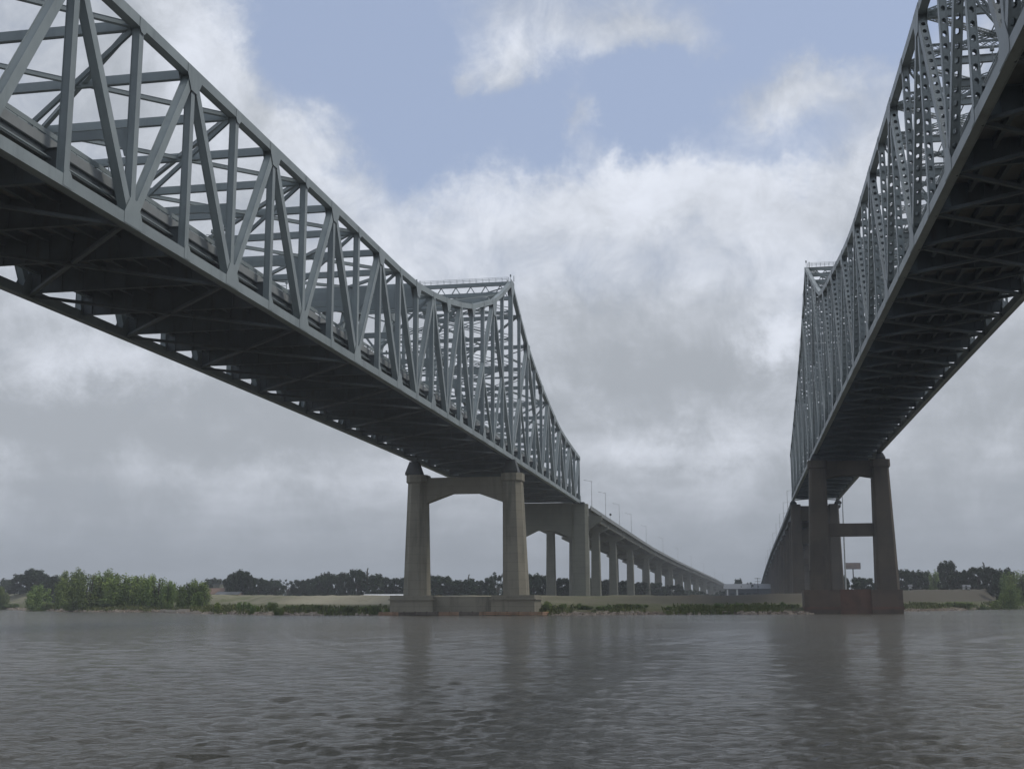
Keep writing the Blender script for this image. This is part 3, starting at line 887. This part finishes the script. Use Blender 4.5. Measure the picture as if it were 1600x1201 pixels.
for k, y in enumerate((568, 612, 656, 700, 745, 790, 840, 895, 955, 1020, 1090, 1170, 1260, 1360, 1480, 1620)):
    x, z = vi(RV, y); gz_ = float(ground_z(x+10, y)); zt_ = z-1.36-2.8
    r = thing('viaduct_pier', '%s dark two-column bent of the right viaduct counting back from the truss' % ORD[k], 'viaduct pier', (x+10, y, 0), 'framed bents of the right viaduct')
    for a in (2.2, 17.6):
        mb = MB(); mb.loft([leg_ring(x+a, y, 3.4, 3.2, .2, gz_-1), leg_ring(x+a, y, 2.6, 2.6, .2, zt_-1.6)])
        mb.build('column', CONC_R, r, fix=True)
    MB().box(x+.4, x+19.9, y-1.2, y+1.2, zt_-1.9, zt_).build('cap_beam', CONC_R, r)
    if zt_ > 20: MB().box(x+3.8, x+16.2, y-.9, y+.9, (zt_+gz_)*.5-1, (zt_+gz_)*.5+1.2).build('mid_strut', CONC_R, r)

# lamp posts on the viaducts


def lamp_post(x, y, z, sg, label, group, h=10.5):
    r = thing('street_lamp', label, 'street lamp', (x, y, z), group)
    MB().tube((x, y, z-.3), (x, y, z+h), .12, .07, 8).build('pole', GALV, r)
    MB().tube((x, y, z+h-.25), (x+sg*2.6, y, z+h+.35), .07, .05, 6).build('arm', GALV, r)
    MB().loft([[(x+sg*2.4, y-.15, z+h+.25), (x+sg*2.4, y+.15, z+h+.25), (x+sg*2.4, y+.12, z+h+.42), (x+sg*2.4, y-.12, z+h+.42)],
               [(x+sg*3.2, y-.2, z+h+.3), (x+sg*3.2, y+.2, z+h+.3), (x+sg*3.2, y+.12, z+h+.5), (x+sg*3.2, y-.12, z+h+.5)]]).build('lamp_head', GALV, r, fix=True)


for k, y in enumerate((492, 544, 606, 670, 762, 880, 1000, 1140, 1300, 1480, 1680)):
    x, z = vi(LV, y)
    lamp_post(x-.25, y, z, -1, '%s street lamp on the left viaduct parapet counting from the truss end' % ORD[k], 'street lamps along the left viaduct')
for k, y in enumerate((556, 612, 676, 745, 822, 905, 1000, 1110)):
    x, z = vi(RV, y)
    lamp_post(x+.25, y, z, 1, '%s street lamp on the right viaduct parapet counting from the truss end' % ORD[k], 'street lamps along the right viaduct', 9)
# small round road sign on the left viaduct
x, z = vi(LV, 565)
r = thing('road_sign', 'small dark round-backed sign standing above the left viaduct parapet', 'sign', (x-.3, 565, z))
MB().tube((x-.3, 565, z-.2), (x-.3, 565, z+2.0), .06, .06, 6).build('pole', GALV, r)
MB().tube((x-.3, 564.9, z+2.3), (x-.3, 564.8, z+2.3), .55, .55, 12).build('sign_face', DARKM, r)

# tall mast beside the right viaduct
MB().tube((44.4, 560, 2), (44.9, 560, 49), .42, .2, 10).build('tall_mast', GALV, None, label='slender pale grey mast standing just right of the pier framed by the right main pier', category='mast')

# roadway lamps fixed to the posts of the truss bridges are parts of the bridge truss in the photo: short arms


# ------------------------------------------------------------------ vegetation


def blob_points(kind, r_):
    """clump centres and radii in a unit tree: height 1, radius about .5 x aspect"""
    out = []
    if kind == 0:      # willow thicket: several upright stems, leafy to the ground
        for s_ in range(9):
            a = r_.uniform(0, 6.28); d = r_.uniform(.05, .75)
            top = r_.uniform(.70, 1.0)*(1-.38*d*d)
            for k in range(7):
                t = (k+.6)/7.5
                q = d*(.5+.75*math.sin(min(t*1.25, 1)*math.pi*.62))
                out.append((math.cos(a)*q+r_.normal(0, .06), math.sin(a)*q+r_.normal(0, .06), t*top, r_.uniform(.20, .36)*(1.1-.5*t)))
    elif kind == 1:    # dense rounded crown
        for k in range(46):
            a = r_.uniform(0, 6.28); h = r_.uniform(.22, .92); rad = math.sqrt(max(0, 1-((h-.55)/.45)**2))*.82
            d = rad*math.sqrt(r_.uniform(.15, 1))
            out.append((math.cos(a)*d, math.sin(a)*d, h, r_.uniform(.13, .24)))
        for k in range(16):
            a = r_.uniform(0, 6.28); d = r_.uniform(.2, .8)
            out.append((math.cos(a)*d, math.sin(a)*d, r_.uniform(.06, .25), r_.uniform(.15, .22)))
    elif kind == 2:    # open spreading crown with gaps
        for k in range(22):
            a = r_.uniform(0, 6.28); d = r_.uniform(.25, .95); h = .95-.35*d*d+r_.normal(0, .06)
            out.append((math.cos(a)*d, math.sin(a)*d, h-.08, r_.uniform(.10, .17)))
        for k in range(10):
            a = r_.uniform(0, 6.28); d = r_.uniform(.3, .8)
            out.append((math.cos(a)*d, math.sin(a)*d, r_.uniform(.1, .55), r_.uniform(.1, .16)))
    else:              # thin tall
        for k in range(14):
            t = (k+1)/14
            out.append((r_.normal(0, .3), r_.normal(0, .3), .3+.68*t, r_.uniform(.25, .5)*(1.2-t)))
    return out


def make_tree_meshes(kind, seed, nleaf, leaf, aspect):
    r_ = np.random.default_rng(seed)
    bl = blob_points(kind, r_)
    B_ = np.array(bl)
    wts = B_[:, 3]**2; wts /= wts.sum()
    idx = r_.choice(len(B_), nleaf, p=wts)
    c = B_[idx, :3].copy(); c[:, :2] *= aspect
    d = r_.normal(size=(nleaf, 3)); d /= np.linalg.norm(d, axis=1)[:, None]
    rad = B_[idx, 3][:, None]*np.array([[aspect, aspect, .55]])*(r_.uniform(.35, 1.12, (nleaf, 1)))
    c += d*rad
    c[:, 2] = np.clip(c[:, 2], .01, 1.02)
    nrm = d*.7+r_.normal(size=(nleaf, 3))*.6+np.array([0, 0, .35]); nrm /= np.linalg.norm(nrm, axis=1)[:, None]
    t = np.cross(nrm, r_.normal(size=(nleaf, 3))); t /= np.linalg.norm(t, axis=1)[:, None]
    b = np.cross(nrm, t)
    s1 = (leaf*r_.uniform(.5, 1.3, (nleaf, 1))); s2 = s1*r_.uniform(.45, .9, (nleaf, 1))
    V = np.stack([c-t*s1, c+b*s2, c+t*s1, c-b*s2], 1).reshape(-1, 3)
    me = bpy.data.meshes.new('crown')
    me.vertices.add(len(V)); me.vertices.foreach_set('co', V.ravel())
    me.loops.add(len(V)); me.loops.foreach_set('vertex_index', np.arange(len(V)))
    me.polygons.add(nleaf); me.polygons.foreach_set('loop_start', np.arange(nleaf)*4); me.polygons.foreach_set('loop_total', np.full(nleaf, 4))
    me.update(calc_edges=True)
    me.materials.append({0: WILLOW, 1: LEAF, 2: LEAF, 3: LEAF}[kind])
    tr = MB()
    if kind == 0:
        for k in range(5):
            a = r_.uniform(0, 6.28); q = aspect*r_.uniform(.1, .5)
            tr.tube((math.cos(a)*q*.4, math.sin(a)*q*.4, -.03), (math.cos(a)*q, math.sin(a)*q, .5), .014, .009, 6)
            tr.tube((math.cos(a)*q, math.sin(a)*q, .5), (math.cos(a)*q*1.3, math.sin(a)*q*1.3, .8), .009, .004, 5)
    else:
        tr.tube((0, 0, -.03), (0, 0, .32), .03, .022, 8)
        tr.tube((0, 0, .3), (.02, 0, .62 if kind != 3 else .96), .022, .01, 7)
        for k in range(7 if kind != 3 else 2):
            a = k*2.4+r_.uniform(-.3, .3); q = aspect*r_.uniform(.5, .85); h0 = r_.uniform(.28, .45)
            m_ = (math.cos(a)*q*.5, math.sin(a)*q*.5, h0+.14)
            tr.tube((0, 0, h0), m_, .014, .009, 6); tr.tube(m_, (math.cos(a)*q, math.sin(a)*q, h0+.36), .009, .004, 5)
    tm = tr.mesh('trunk', BARK)
    return me, tm


VAR = {0: [make_tree_meshes(0, s_, 7500, .021, .42) for s_ in (1, 2, 3)],
       1: [make_tree_meshes(1, s_, 6500, .030, .36) for s_ in (4, 5, 6)],
       2: [make_tree_meshes(2, s_, 1500, .026, .42) for s_ in (7, 8)],
       3: [make_tree_meshes(3, 9, 700, .020, .08)]}
ASP = {0: .42, 1: .36, 2: .42, 3: .08}


def tree(x, y, top, rad, kind, label, cat='tree', name=None, group=None, matl=None):
    z0 = float(ground_z(x, y)); h = top-z0
    me, tm = random.choice(VAR[kind])
    r = thing(name or {0: 'willow_tree', 1: 'oak_tree', 2: 'oak_tree', 3: 'slender_tree'}[kind], label, cat, (x, y, z0), group)
    r.rotation_euler = (0, 0, random.uniform(0, 6.28))
    k = rad/(ASP[kind]*1.0)*(1.02 if kind == 0 and cat == 'tree' else 1.0)
    if kind == 0 and cat == 'tree': h *= 1.07
    r.scale = (k, k, h)
    for nm, m_ in (('trunk', tm), ('crown', me)):
        o = bpy.data.objects.new(nm, m_); COL.objects.link(o); o.parent = r
    return r


TREES = [(-359, 520, 21.5, 14.9, 1), (-364, 560, 11.5, 4.2, 0), (-528, 820, 19.9, 6.7, 1), (-442, 700, 20.8, 7.4, 1), (-426, 690, 23.2, 8.5, 1), (-426, 700, 20.3, 5.6, 1), (-300, 490, 11.1, 6.3, 0), (-384, 640, 18.1, 5.1, 1), (-277, 470, 16.3, 5.7, 0), (-275, 475, 18.5, 4.9, 0), (-258, 455, 16.8, 6.3, 0), (-261, 470, 16.7, 5.1, 0), (-251, 462, 17.5, 4.7, 0), (-240, 450, 16.3, 5.9, 0), (-238, 455, 15.4, 4.9, 0), (-229, 448, 16.0, 5.8, 0), (-222, 444, 14.4, 5.2, 0), (-216, 440, 12.1, 3.3, 0), (-202, 430, 12.5, 6.5, 0), (-215, 470, 11.2, 4.1, 0), (-383, 850, 20.0, 7.3, 1), (-374, 850, 19.0, 6.3, 1), (-276, 640, 18.9, 4.4, 1), (-273, 645, 20.7, 6.6, 1), (-266, 640, 18.1, 4.0, 1), (-285, 700, 17.1, 5.2, 1), (-288, 720, 16.2, 4.5, 1), (-282, 720, 16.6, 5.3, 1), (-280, 735, 17.6, 5.0, 2), (-267, 720, 16.1, 5.2, 1), (-275, 760, 17.5, 6.4, 1), (-254, 720, 18.4, 5.2, 1), (-252, 725, 20.8, 4.0, 1), (-242, 715, 19.3, 5.9, 1), (-234, 710, 20.0, 5.1, 1), (-225, 705, 21.7, 6.6, 1), (-222, 715, 23.4, 2.0, 3), (-212, 700, 18.9, 5.4, 1), (-211, 720, 17.3, 5.1, 1), (-202, 710, 16.7, 5.4, 1), (-197, 720, 18.0, 5.9, 1), (-175, 690, 18.1, 6.4, 1), (-171, 700, 17.5, 6.4, 1), (-164, 700, 15.2, 4.9, 1), (-156, 700, 18.9, 1.5, 3), (-156, 700, 15.9, 4.9, 1), (-155, 720, 15.1, 5.0, 1), (-148, 720, 16.6, 4.2, 1), (-131, 660, 19.3, 6.0, 2), (-131, 700, 18.0, 5.6, 1), (-115, 680, 18.2, 4.7, 1), (-111, 690, 17.3, 5.1, 1), (-107, 700, 15.3, 4.5, 1), (-99, 690, 15.8, 4.8, 1), (-95, 700, 15.2, 4.8, 1), (-90, 720, 16.2, 5.0, 1), (-82, 760, 16.0, 6.8, 1), (-74, 780, 15.5, 6.2, 1), (-67, 820, 15.1, 7.3, 1), (-59, 860, 15.2, 6.8, 1), (-49, 900, 14.2, 7.1, 1), (-4, 1100, 21.2, 4.6, 1), (48, 620, 15.0, 2.9, 1), (57, 640, 14.4, 4.4, 1), (62, 640, 14.0, 3.7, 1), (83, 680, 18.9, 5.0, 1), (91, 700, 18.6, 4.4, 1), (97, 700, 18.9, 5.2, 1), (101, 690, 19.7, 4.8, 0), (103, 660, 22.5, 5.6, 1), (108, 660, 18.0, 4.2, 1), (111, 650, 18.4, 4.5, 1), (114, 640, 19.0, 4.4, 1), (117, 640, 21.8, 1.4, 3), (117, 620, 18.5, 4.3, 1), (118, 600, 17.5, 4.5, 1), (116, 570, 17.9, 5.5, 0), (119, 560, 17.0, 6.6, 0), (127, 560, 17.5, 7.5, 0), (136, 560, 18.5, 7.6, 0)]
BUSHES = [(-357.3, 560, 5.5, 5.2, 1), (-289.9, 480, 6.4, 5.9, 1), (-262.2, 455, 7.2, 6.9, 1), (-244.3, 450, 7.1, 8.1, 1), (-227.1, 443, 7.5, 7.8, 1), (-217.6, 440, 6.0, 3.9, 1), (-203.4, 428, 8.8, 5.0, 0), (-184.8, 400, 6.9, 4.2, 0), (-165.2, 372, 3.5, 2.6, 0), (-152.3, 362, 4.1, 3.1, 0), (-143.6, 350, 3.3, 2.0, 0), (-139.0, 352, 4.1, 2.2, 0), (-131.3, 338, 2.6, 2.1, 2), (-132.1, 350, 3.3, 2.9, 0), (-125.7, 345, 2.9, 2.5, 0), (-120.9, 342, 3.5, 2.1, 0), (-115.1, 338, 3.1, 2.2, 0), (-110.4, 338, 3.6, 3.7, 0), (-105.3, 337, 3.1, 2.8, 0), (-101.0, 334, 3.3, 2.2, 2), (-97.6, 332, 2.6, 1.5, 2), (-54.3, 345, 3.8, 2.6, 0), (-49.8, 345, 3.5, 2.2, 0), (-45.9, 350, 4.5, 1.3, 2), (-44.0, 345, 3.5, 2.7, 0), (-38.0, 345, 3.4, 2.7, 2), (-32.9, 347, 3.2, 2.7, 2), (-28.6, 350, 2.9, 3.1, 0), (-20.9, 355, 2.7, 3.2, 0), (-16.5, 358, 2.8, 2.6, 2), (-12.0, 360, 3.0, 2.8, 2), (-7.1, 362, 3.3, 2.5, 2), (-2.1, 364, 3.1, 2.9, 2), (3.4, 364, 2.6, 2.1, 2), (7.9, 362, 2.9, 2.3, 2), (10.9, 362, 3.5, 1.3, 2), (14.1, 362, 2.2, 2.3, 0), (67.7, 455, 2.7, 3.1, 2), (73.6, 462, 3.7, 4.2, 2), (78.6, 466, 3.3, 3.2, 2), (86.6, 480, 3.2, 3.8, 0), (93.1, 490, 6.0, 5.2, 0), (101.0, 500, 8.7, 6.7, 0), (110.2, 510, 9.5, 6.8, 0), (120.8, 520, 11.3, 8.4, 0)]

SPECIAL = {(-442, 700): 'dark tree just left of the tallest far oak behind the light willow at far left', (-426, 690): 'tallest dark oak at the far left standing behind the levee',
           (-528, 820): 'hazy distant tree at the extreme left of the far bank', (-273, 645): 'big dark block-shaped oak beside the pink building left of the left pier',
           (-225, 705): 'broad domed oak highest in the treeline just left of the left pier', (-222, 715): 'thin spindly tree poking above the domed oak left of the left pier',
           (-156, 700): 'thin dark spire of a tree framed between the legs of the left pier', (-131, 660): 'open spreading oak with sky gaps beside the near leg of the left pier',
           (-4, 1100): 'small flat-topped tree above the warehouse roof between the two bridges', (103, 660): 'large dark dome-shaped oak standing highest right of the right pier',
           (117, 640): 'thin ragged treetop rising from the wood right of the right pier', (-300, 490): 'pale willow standing alone left of the willow clump',
           (-202, 430): 'low round willow just right of the big willow clump', (101, 690): 'light green tree just left of the dome-shaped oak on the right bank'}


def seg_label(x, y, kind):
    s_ = x/y
    k = {0: 'willow', 1: 'dark oak', 2: 'open-crowned oak', 3: 'thin tall tree'}[kind]
    if s_ < -.42:
        return (k+' in the thicket at left', 'willows of the left riverside thicket') if kind == 0 else (k+' behind the left willow thicket', 'far oaks behind the left thicket')
    if s_ < -.27: return k+' in the far treeline left of the left pier', 'far treeline left of the left pier'
    if s_ < -.19: return k+' seen between the legs of the left pier', 'far treeline framed by the left pier'
    if s_ < -.13: return k+' in the far treeline just right of the left pier', 'far treeline right of the left pier'
    if s_ < .05: return k+' seen beneath the left viaduct between its columns', 'trees under the left viaduct'
    if s_ < .105: return k+' seen between the legs of the right pier', 'trees framed by the right pier'
    if y < 575: return k+' of the leafy clump at the right edge of the bank', 'willows at the right edge'
    return k+' in the far treeline right of the right pier', 'far treeline right of the right pier'


seen = set()
for (x, y, top, rad, kind) in TREES:
    key = (x, y)
    if key in SPECIAL and key not in seen and not (key == (-156, 700) and kind != 3):
        seen.add(key); tree(x, y, top, rad*1.15, kind, SPECIAL[key])
    else:
        l, g = seg_label(x, y, kind); tree(x, y, top, rad*1.2, kind, l, group=g)


def bush_label(x, kind):
    if x < -195: return 'leafy green bush at the foot of the left willow thicket', 'bushes under the left thicket'
    if x < -96: return 'low green bush on the bank left of the left pier', 'bank bushes left of the left pier'
    if x < -30: return 'low bush on the bank just right of the left pier', 'bank bushes beside the left pier'
    if x < 16: return 'low dark bush on the water edge between the two piers', 'bank bushes between the piers'
    if x < 82: return 'dark waterside bush on the bank right of the right pier', 'bank bushes right of the right pier'
    return 'large green bush at the right edge of the view', 'large bushes at the right edge'


for (x, y, top, rad, kind) in BUSHES:
    l, g = bush_label(x, kind)
    zg_ = float(ground_z(x, y))
    tree(x, y, zg_+max(1.0, (top-zg_)*random.uniform(.5, 1.2)), rad*random.uniform(.6, 1.15), 0, l, 'bush', 'bank_bush', g)

# weeds and reeds along the bank: nobody could count them


def weeds():
    n = 26000
    x = rng.uniform(-330, 150, n); v = np.abs(rng.normal(7, 7, n))+.8
    clump = np.sin(x*.33)+np.sin(x*.11+2)+.6*np.sin(x*.9+v*.3)
    keep = clump+rng.normal(0, .5, n) > -.3
    x, v = x[keep], v[keep]
    y = shore_y(x)+v; z = ground_z(x, y)
    h = rng.uniform(.35, 1.25, len(x)); w = rng.uniform(.12, .4, len(x)); a = rng.uniform(0, math.pi, len(x))
    dx, dy = np.cos(a)*w, np.sin(a)*w; lean = rng.normal(0, .25, len(x))
    V = np.stack([np.stack([x-dx, y-dy, z-.05], 1), np.stack([x+dx, y+dy, z-.05], 1), np.stack([x+dx*.7+lean, y+dy*.7, z+h], 1), np.stack([x-dx*.7+lean, y-dy*.7, z+h*.85], 1)], 1).reshape(-1, 3)
    me = bpy.data.meshes.new('bank_weeds'); n = len(x)
    me.vertices.add(len(V)); me.vertices.foreach_set('co', V.ravel())
    me.loops.add(len(V)); me.loops.foreach_set('vertex_index', np.arange(len(V)))
    me.polygons.add(n); me.polygons.foreach_set('loop_start', np.arange(n)*4); me.polygons.foreach_set('loop_total', np.full(n, 4))
    me.update(calc_edges=True); me.materials.append(WEED)
    o = bpy.data.objects.new('bank_weeds', me); COL.objects.link(o)
    o['kind'] = 'stuff'; o['label'] = 'rough green weeds and reeds along the river bank'; o['category'] = 'weeds'


weeds()


def riprap():
    mb = MB(); r_ = np.random.default_rng(21)
    for k in range(3600):
        x = r_.uniform(-420, 170)
        if -99 < x < -53: continue
        dens = .5+.5*math.sin(x*.09)+.3*math.sin(x*.37)
        if r_.uniform() > .35+.6*dens: continue
        v = r_.uniform(-1.2, 3.2); y = float(shore_y(x))+v
        y -= 2.2*math.sin(x*.13)+1.2*math.sin(x*.41+1)+.7*math.sin(x*.9+2)
        z = float(ground_z(x, y)); s_ = r_.uniform(.15, .62)
        vs = []
        for q in range(8):
            a = [(-1, -1, -1), (1, -1, -1), (1, 1, -1), (-1, 1, -1), (-.8, -.8, 1), (.8, -.8, 1), (.8, .8, 1), (-.8, .8, 1)][q]
            vs.append((x+s_*a[0]*r_.uniform(.6, 1.2), y+s_*a[1]*r_.uniform(.5, 1), z+s_*.55*a[2]*r_.uniform(.6, 1.1)+.05))
        mb.add(vs, [(3, 2, 1, 0), (4, 5, 6, 7), (0, 1, 5, 4), (1, 2, 6, 5), (2, 3, 7, 6), (3, 0, 4, 7)])
    mb.build('riprap', ROCK, None, kind='stuff', label='broken pale rock and rubble strewn along the waterline', category='rubble')


riprap()
for k, (x, y, l) in enumerate([(-207.5, 427, 4.2), (-194, 406, 5.5), (-184, 392, 3.6), (-176, 379, 3.0)]):
    zz = max(.35, float(ground_z(x, y))+.25)
    mb = MB().prism([(x-l, y-1), (x-l*.3, y-1.5), (x+l, y-.9), (x+l*.9, y+1), (x-l*.7, y+1.2)], 2, zz-.5, zz+.25)
    mb.build('concrete_slab', mat('bleached_slab_concrete_%d' % k, (.48, .43, .37), (.36, .31, .27), .5, .9), None, fix=True,
             label='%s pale broken concrete slab at the waterline right of the willow thicket counting from the left' % ORD[k], category='slab')


def far_wood():
    r_ = np.random.default_rng(5); n = 42000
    x = r_.uniform(-1900, 900, n)
    y = 1000+.10*np.abs(x)+r_.uniform(0, 160, n)
    h = 9.5+2.8*np.sin(x*.043)+2.2*np.sin(x*.11+1)+1.2*np.sin(x*.29)
    z = 3+h*np.sqrt(r_.uniform(0, 1, n))
    s1 = r_.uniform(.7, 1.9, n)
    d = r_.normal(size=(n, 3)); d /= np.linalg.norm(d, axis=1)[:, None]
    t = np.cross(d, r_.normal(size=(n, 3))); t /= np.linalg.norm(t, axis=1)[:, None]; b = np.cross(d, t)
    c = np.stack([x, y, z], 1)
    V = np.stack([c-t*s1[:, None], c+b*s1[:, None]*.8, c+t*s1[:, None], c-b*s1[:, None]*.8], 1).reshape(-1, 3)
    me = bpy.data.meshes.new('far_wood')
    me.vertices.add(len(V)); me.vertices.foreach_set('co', V.ravel())
    me.loops.add(len(V)); me.loops.foreach_set('vertex_index', np.arange(len(V)))
    me.polygons.add(n); me.polygons.foreach_set('loop_start', np.arange(n)*4); me.polygons.foreach_set('loop_total', np.full(n, 4))
    me.update(calc_edges=True); me.materials.append(LEAF)
    o = bpy.data.objects.new('far_wood', me); COL.objects.link(o)
    o['kind'] = 'stuff'; o['label'] = 'far-off dark wood closing the horizon beyond the levee'; o['category'] = 'wood'


far_wood()

# ------------------------------------------------------------------ buildings and small things on the far bank


def gable(name, label, x0, x1, y, dep, eave, ridge, wall, roof, cat='building', nwin=0, door=True):
    zg = float(ground_z(.5*(x0+x1), y))-.3
    r = thing(name, label, cat, (.5*(x0+x1), y, zg))
    MB().box(x0, x1, y, y+dep, zg, eave).build('wall', wall, r)
    MB().prism([(y-.5, eave), (y+dep/2, ridge), (y+dep+.5, eave), (y+dep+.5, eave+.15), (y+dep/2, ridge+.2), (y-.5, eave+.15)], 0, x0-.5, x1+.5).build('roof', roof, r, fix=True)
    MB().prism([(y, eave), (y+dep, eave), (y+dep/2, ridge)], 0, x0+.05, x1-.05).build('gable_wall', wall, r, fix=True)
    for k in range(nwin):
        xc = x0+(x1-x0)*(k+.5)/nwin
        MB().box(xc-.5, xc+.5, y-.04, y+.03, eave-2.0, eave-.8).build('window', GLASS, r)
    if door: MB().box(x0+.6, x0+1.5, y-.05, y+.03, zg, zg+2.3).build('door', DARKM, r)
    return r


gable('white_shed', 'long low shed with a white roof on the levee just left of the left pier', -184, -160.5, 585, 9, 5.7, 6.7, WALLT, WHITE, nwin=5)
gable('house', 'house with an orange brown roof beside the far trees right of the thicket', -292, -281.5, 640, 9, 7.4, 10.6, WALLT, ROOFO, nwin=3)
r = thing('grey_block_building', 'narrow grey flat-roofed block next to the orange-roofed house', 'building', (-290, 662, 3))
MB().box(-297, -293.2, 662, 668, 2.8, 13.0).build('wall', CONC_V, r); MB().box(-297.3, -292.9, 661.7, 668.3, 13.0, 13.4).build('roof', ROOFG, r)
for z in (6, 9.4): MB().box(-296, -294.2, 661.9, 662.05, z, z+1.3).build('window', GLASS, r)
gable('pink_building', 'low faded pink building in front of the big dark oak', -282, -269, 632, 8, 7.2, 8.6, PINKW, ROOFG, nwin=4)
# warehouse between the bridges
r = thing('warehouse', 'grey-roofed dockside warehouse with two pale pillars between the two bridges', 'building', (2, 1000, 3))
MB().box(-14, 30, 1000, 1040, 2.5, 11.5).build('wall', ROOFG, r)
MB().prism([(998, 11.5), (1020, 15.6), (1042, 11.5), (1042, 11.8), (1020, 16.0), (998, 11.8)], 0, -15, 31).build('roof', ROOFG, r, fix=True)
for x in (-12.0, -4.5): MB().box(x-.6, x+.6, 997.5, 999, 2.5, 11.4).build('pillar', WHITE, r)
for x in (-8.2, -1.0, 4.4, 9.8): MB().box(x-1.7, x+1.7, 999.9, 1000.05, 2.6, 8.5).build('loading_door', DARKM, r)
# utility pole
r = thing('utility_pole', 'wooden utility pole with crossarms left of the foot of the right viaduct', 'utility pole', (10.4, 880, 3))
MB().tube((10.4, 880, 2), (10.4, 880, 18.5), .22, .15, 7).build('pole', BARK, r)
for z in (17.8, 15.8): MB().box(8.4, 12.4, 879.8, 880.0, z, z+.25).build('crossarm', BARK, r)
for x in (8.7, 10.0, 10.9, 12.1): MB().tube((x, 879.9, 18.05), (x, 879.9, 18.5), .14, .1, 6).build('insulator', DARKM, r)
# billboard
r = thing('billboard', 'faded pinkish billboard on a single pole seen between the legs of the right pier', 'billboard', (59.9, 700, 3))
MB().tube((59.9, 700.3, 2), (59.9, 700.3, 20.2), .38, .3, 10).build('pole', DARKM, r)
MB().box(56.1, 63.8, 699.8, 700.0, 20.3, 23.2).build('panel', BOARD, r)
MB().box(55.9, 64.0, 700.0, 700.35, 20.1, 23.4).build('frame', DARKM, r)
MB().box(56.0, 63.9, 699.0, 699.75, 19.9, 20.0).build('catwalk', DARKM, r)
gable('white_cottage', 'small white cottage glimpsed at the foot of the trees right of the right pier', 100.5, 103.2, 600, 4, 9.0, 10.0, WHITE, ROOFG, nwin=2)
gable('white_hut', 'tiny white hut beside the right pier at the foot of the trees', 76.2, 77.3, 600, 1.5, 9.4, 10.3, WHITE, ROOFG, nwin=1, door=False)

# shared labels are told apart by their order along the bank
byl = {}
for o in bpy.data.objects:
    if o.get('category') in ('tree', 'bush') and o.get('group'): byl.setdefault(o['label'], []).append(o)
NUM = ORD + ['eighteenth', 'nineteenth', 'twentieth', 'twenty-first', 'twenty-second']
for l, os_ in byl.items():
    if len(os_) > 1:
        for k, o in enumerate(sorted(os_, key=lambda q: q.location.x/q.location.y)):
            o['label'] = (NUM[k] + ' from the left, ' + l) if k else 'leftmost ' + l

# ------------------------------------------------------------------ haze
hz = MB().box(-3700, 3700, -3600, 4700, -4.0, 112).build('haze', None, None, kind='stuff', label='thin summer haze', category='haze')
hm = bpy.data.materials.new('thin_air_haze'); hm.use_nodes = True
hm.node_tree.nodes.clear()
vp = hm.node_tree.nodes.new('ShaderNodeVolumePrincipled'); vp.inputs['Color'].default_value = (.86, .91, .97, 1); vp.inputs['Density'].default_value = .00025
ho = hm.node_tree.nodes.new('ShaderNodeOutputMaterial'); hm.node_tree.links.new(vp.outputs[0], ho.inputs['Volume'])
hz.data.materials.append(hm)
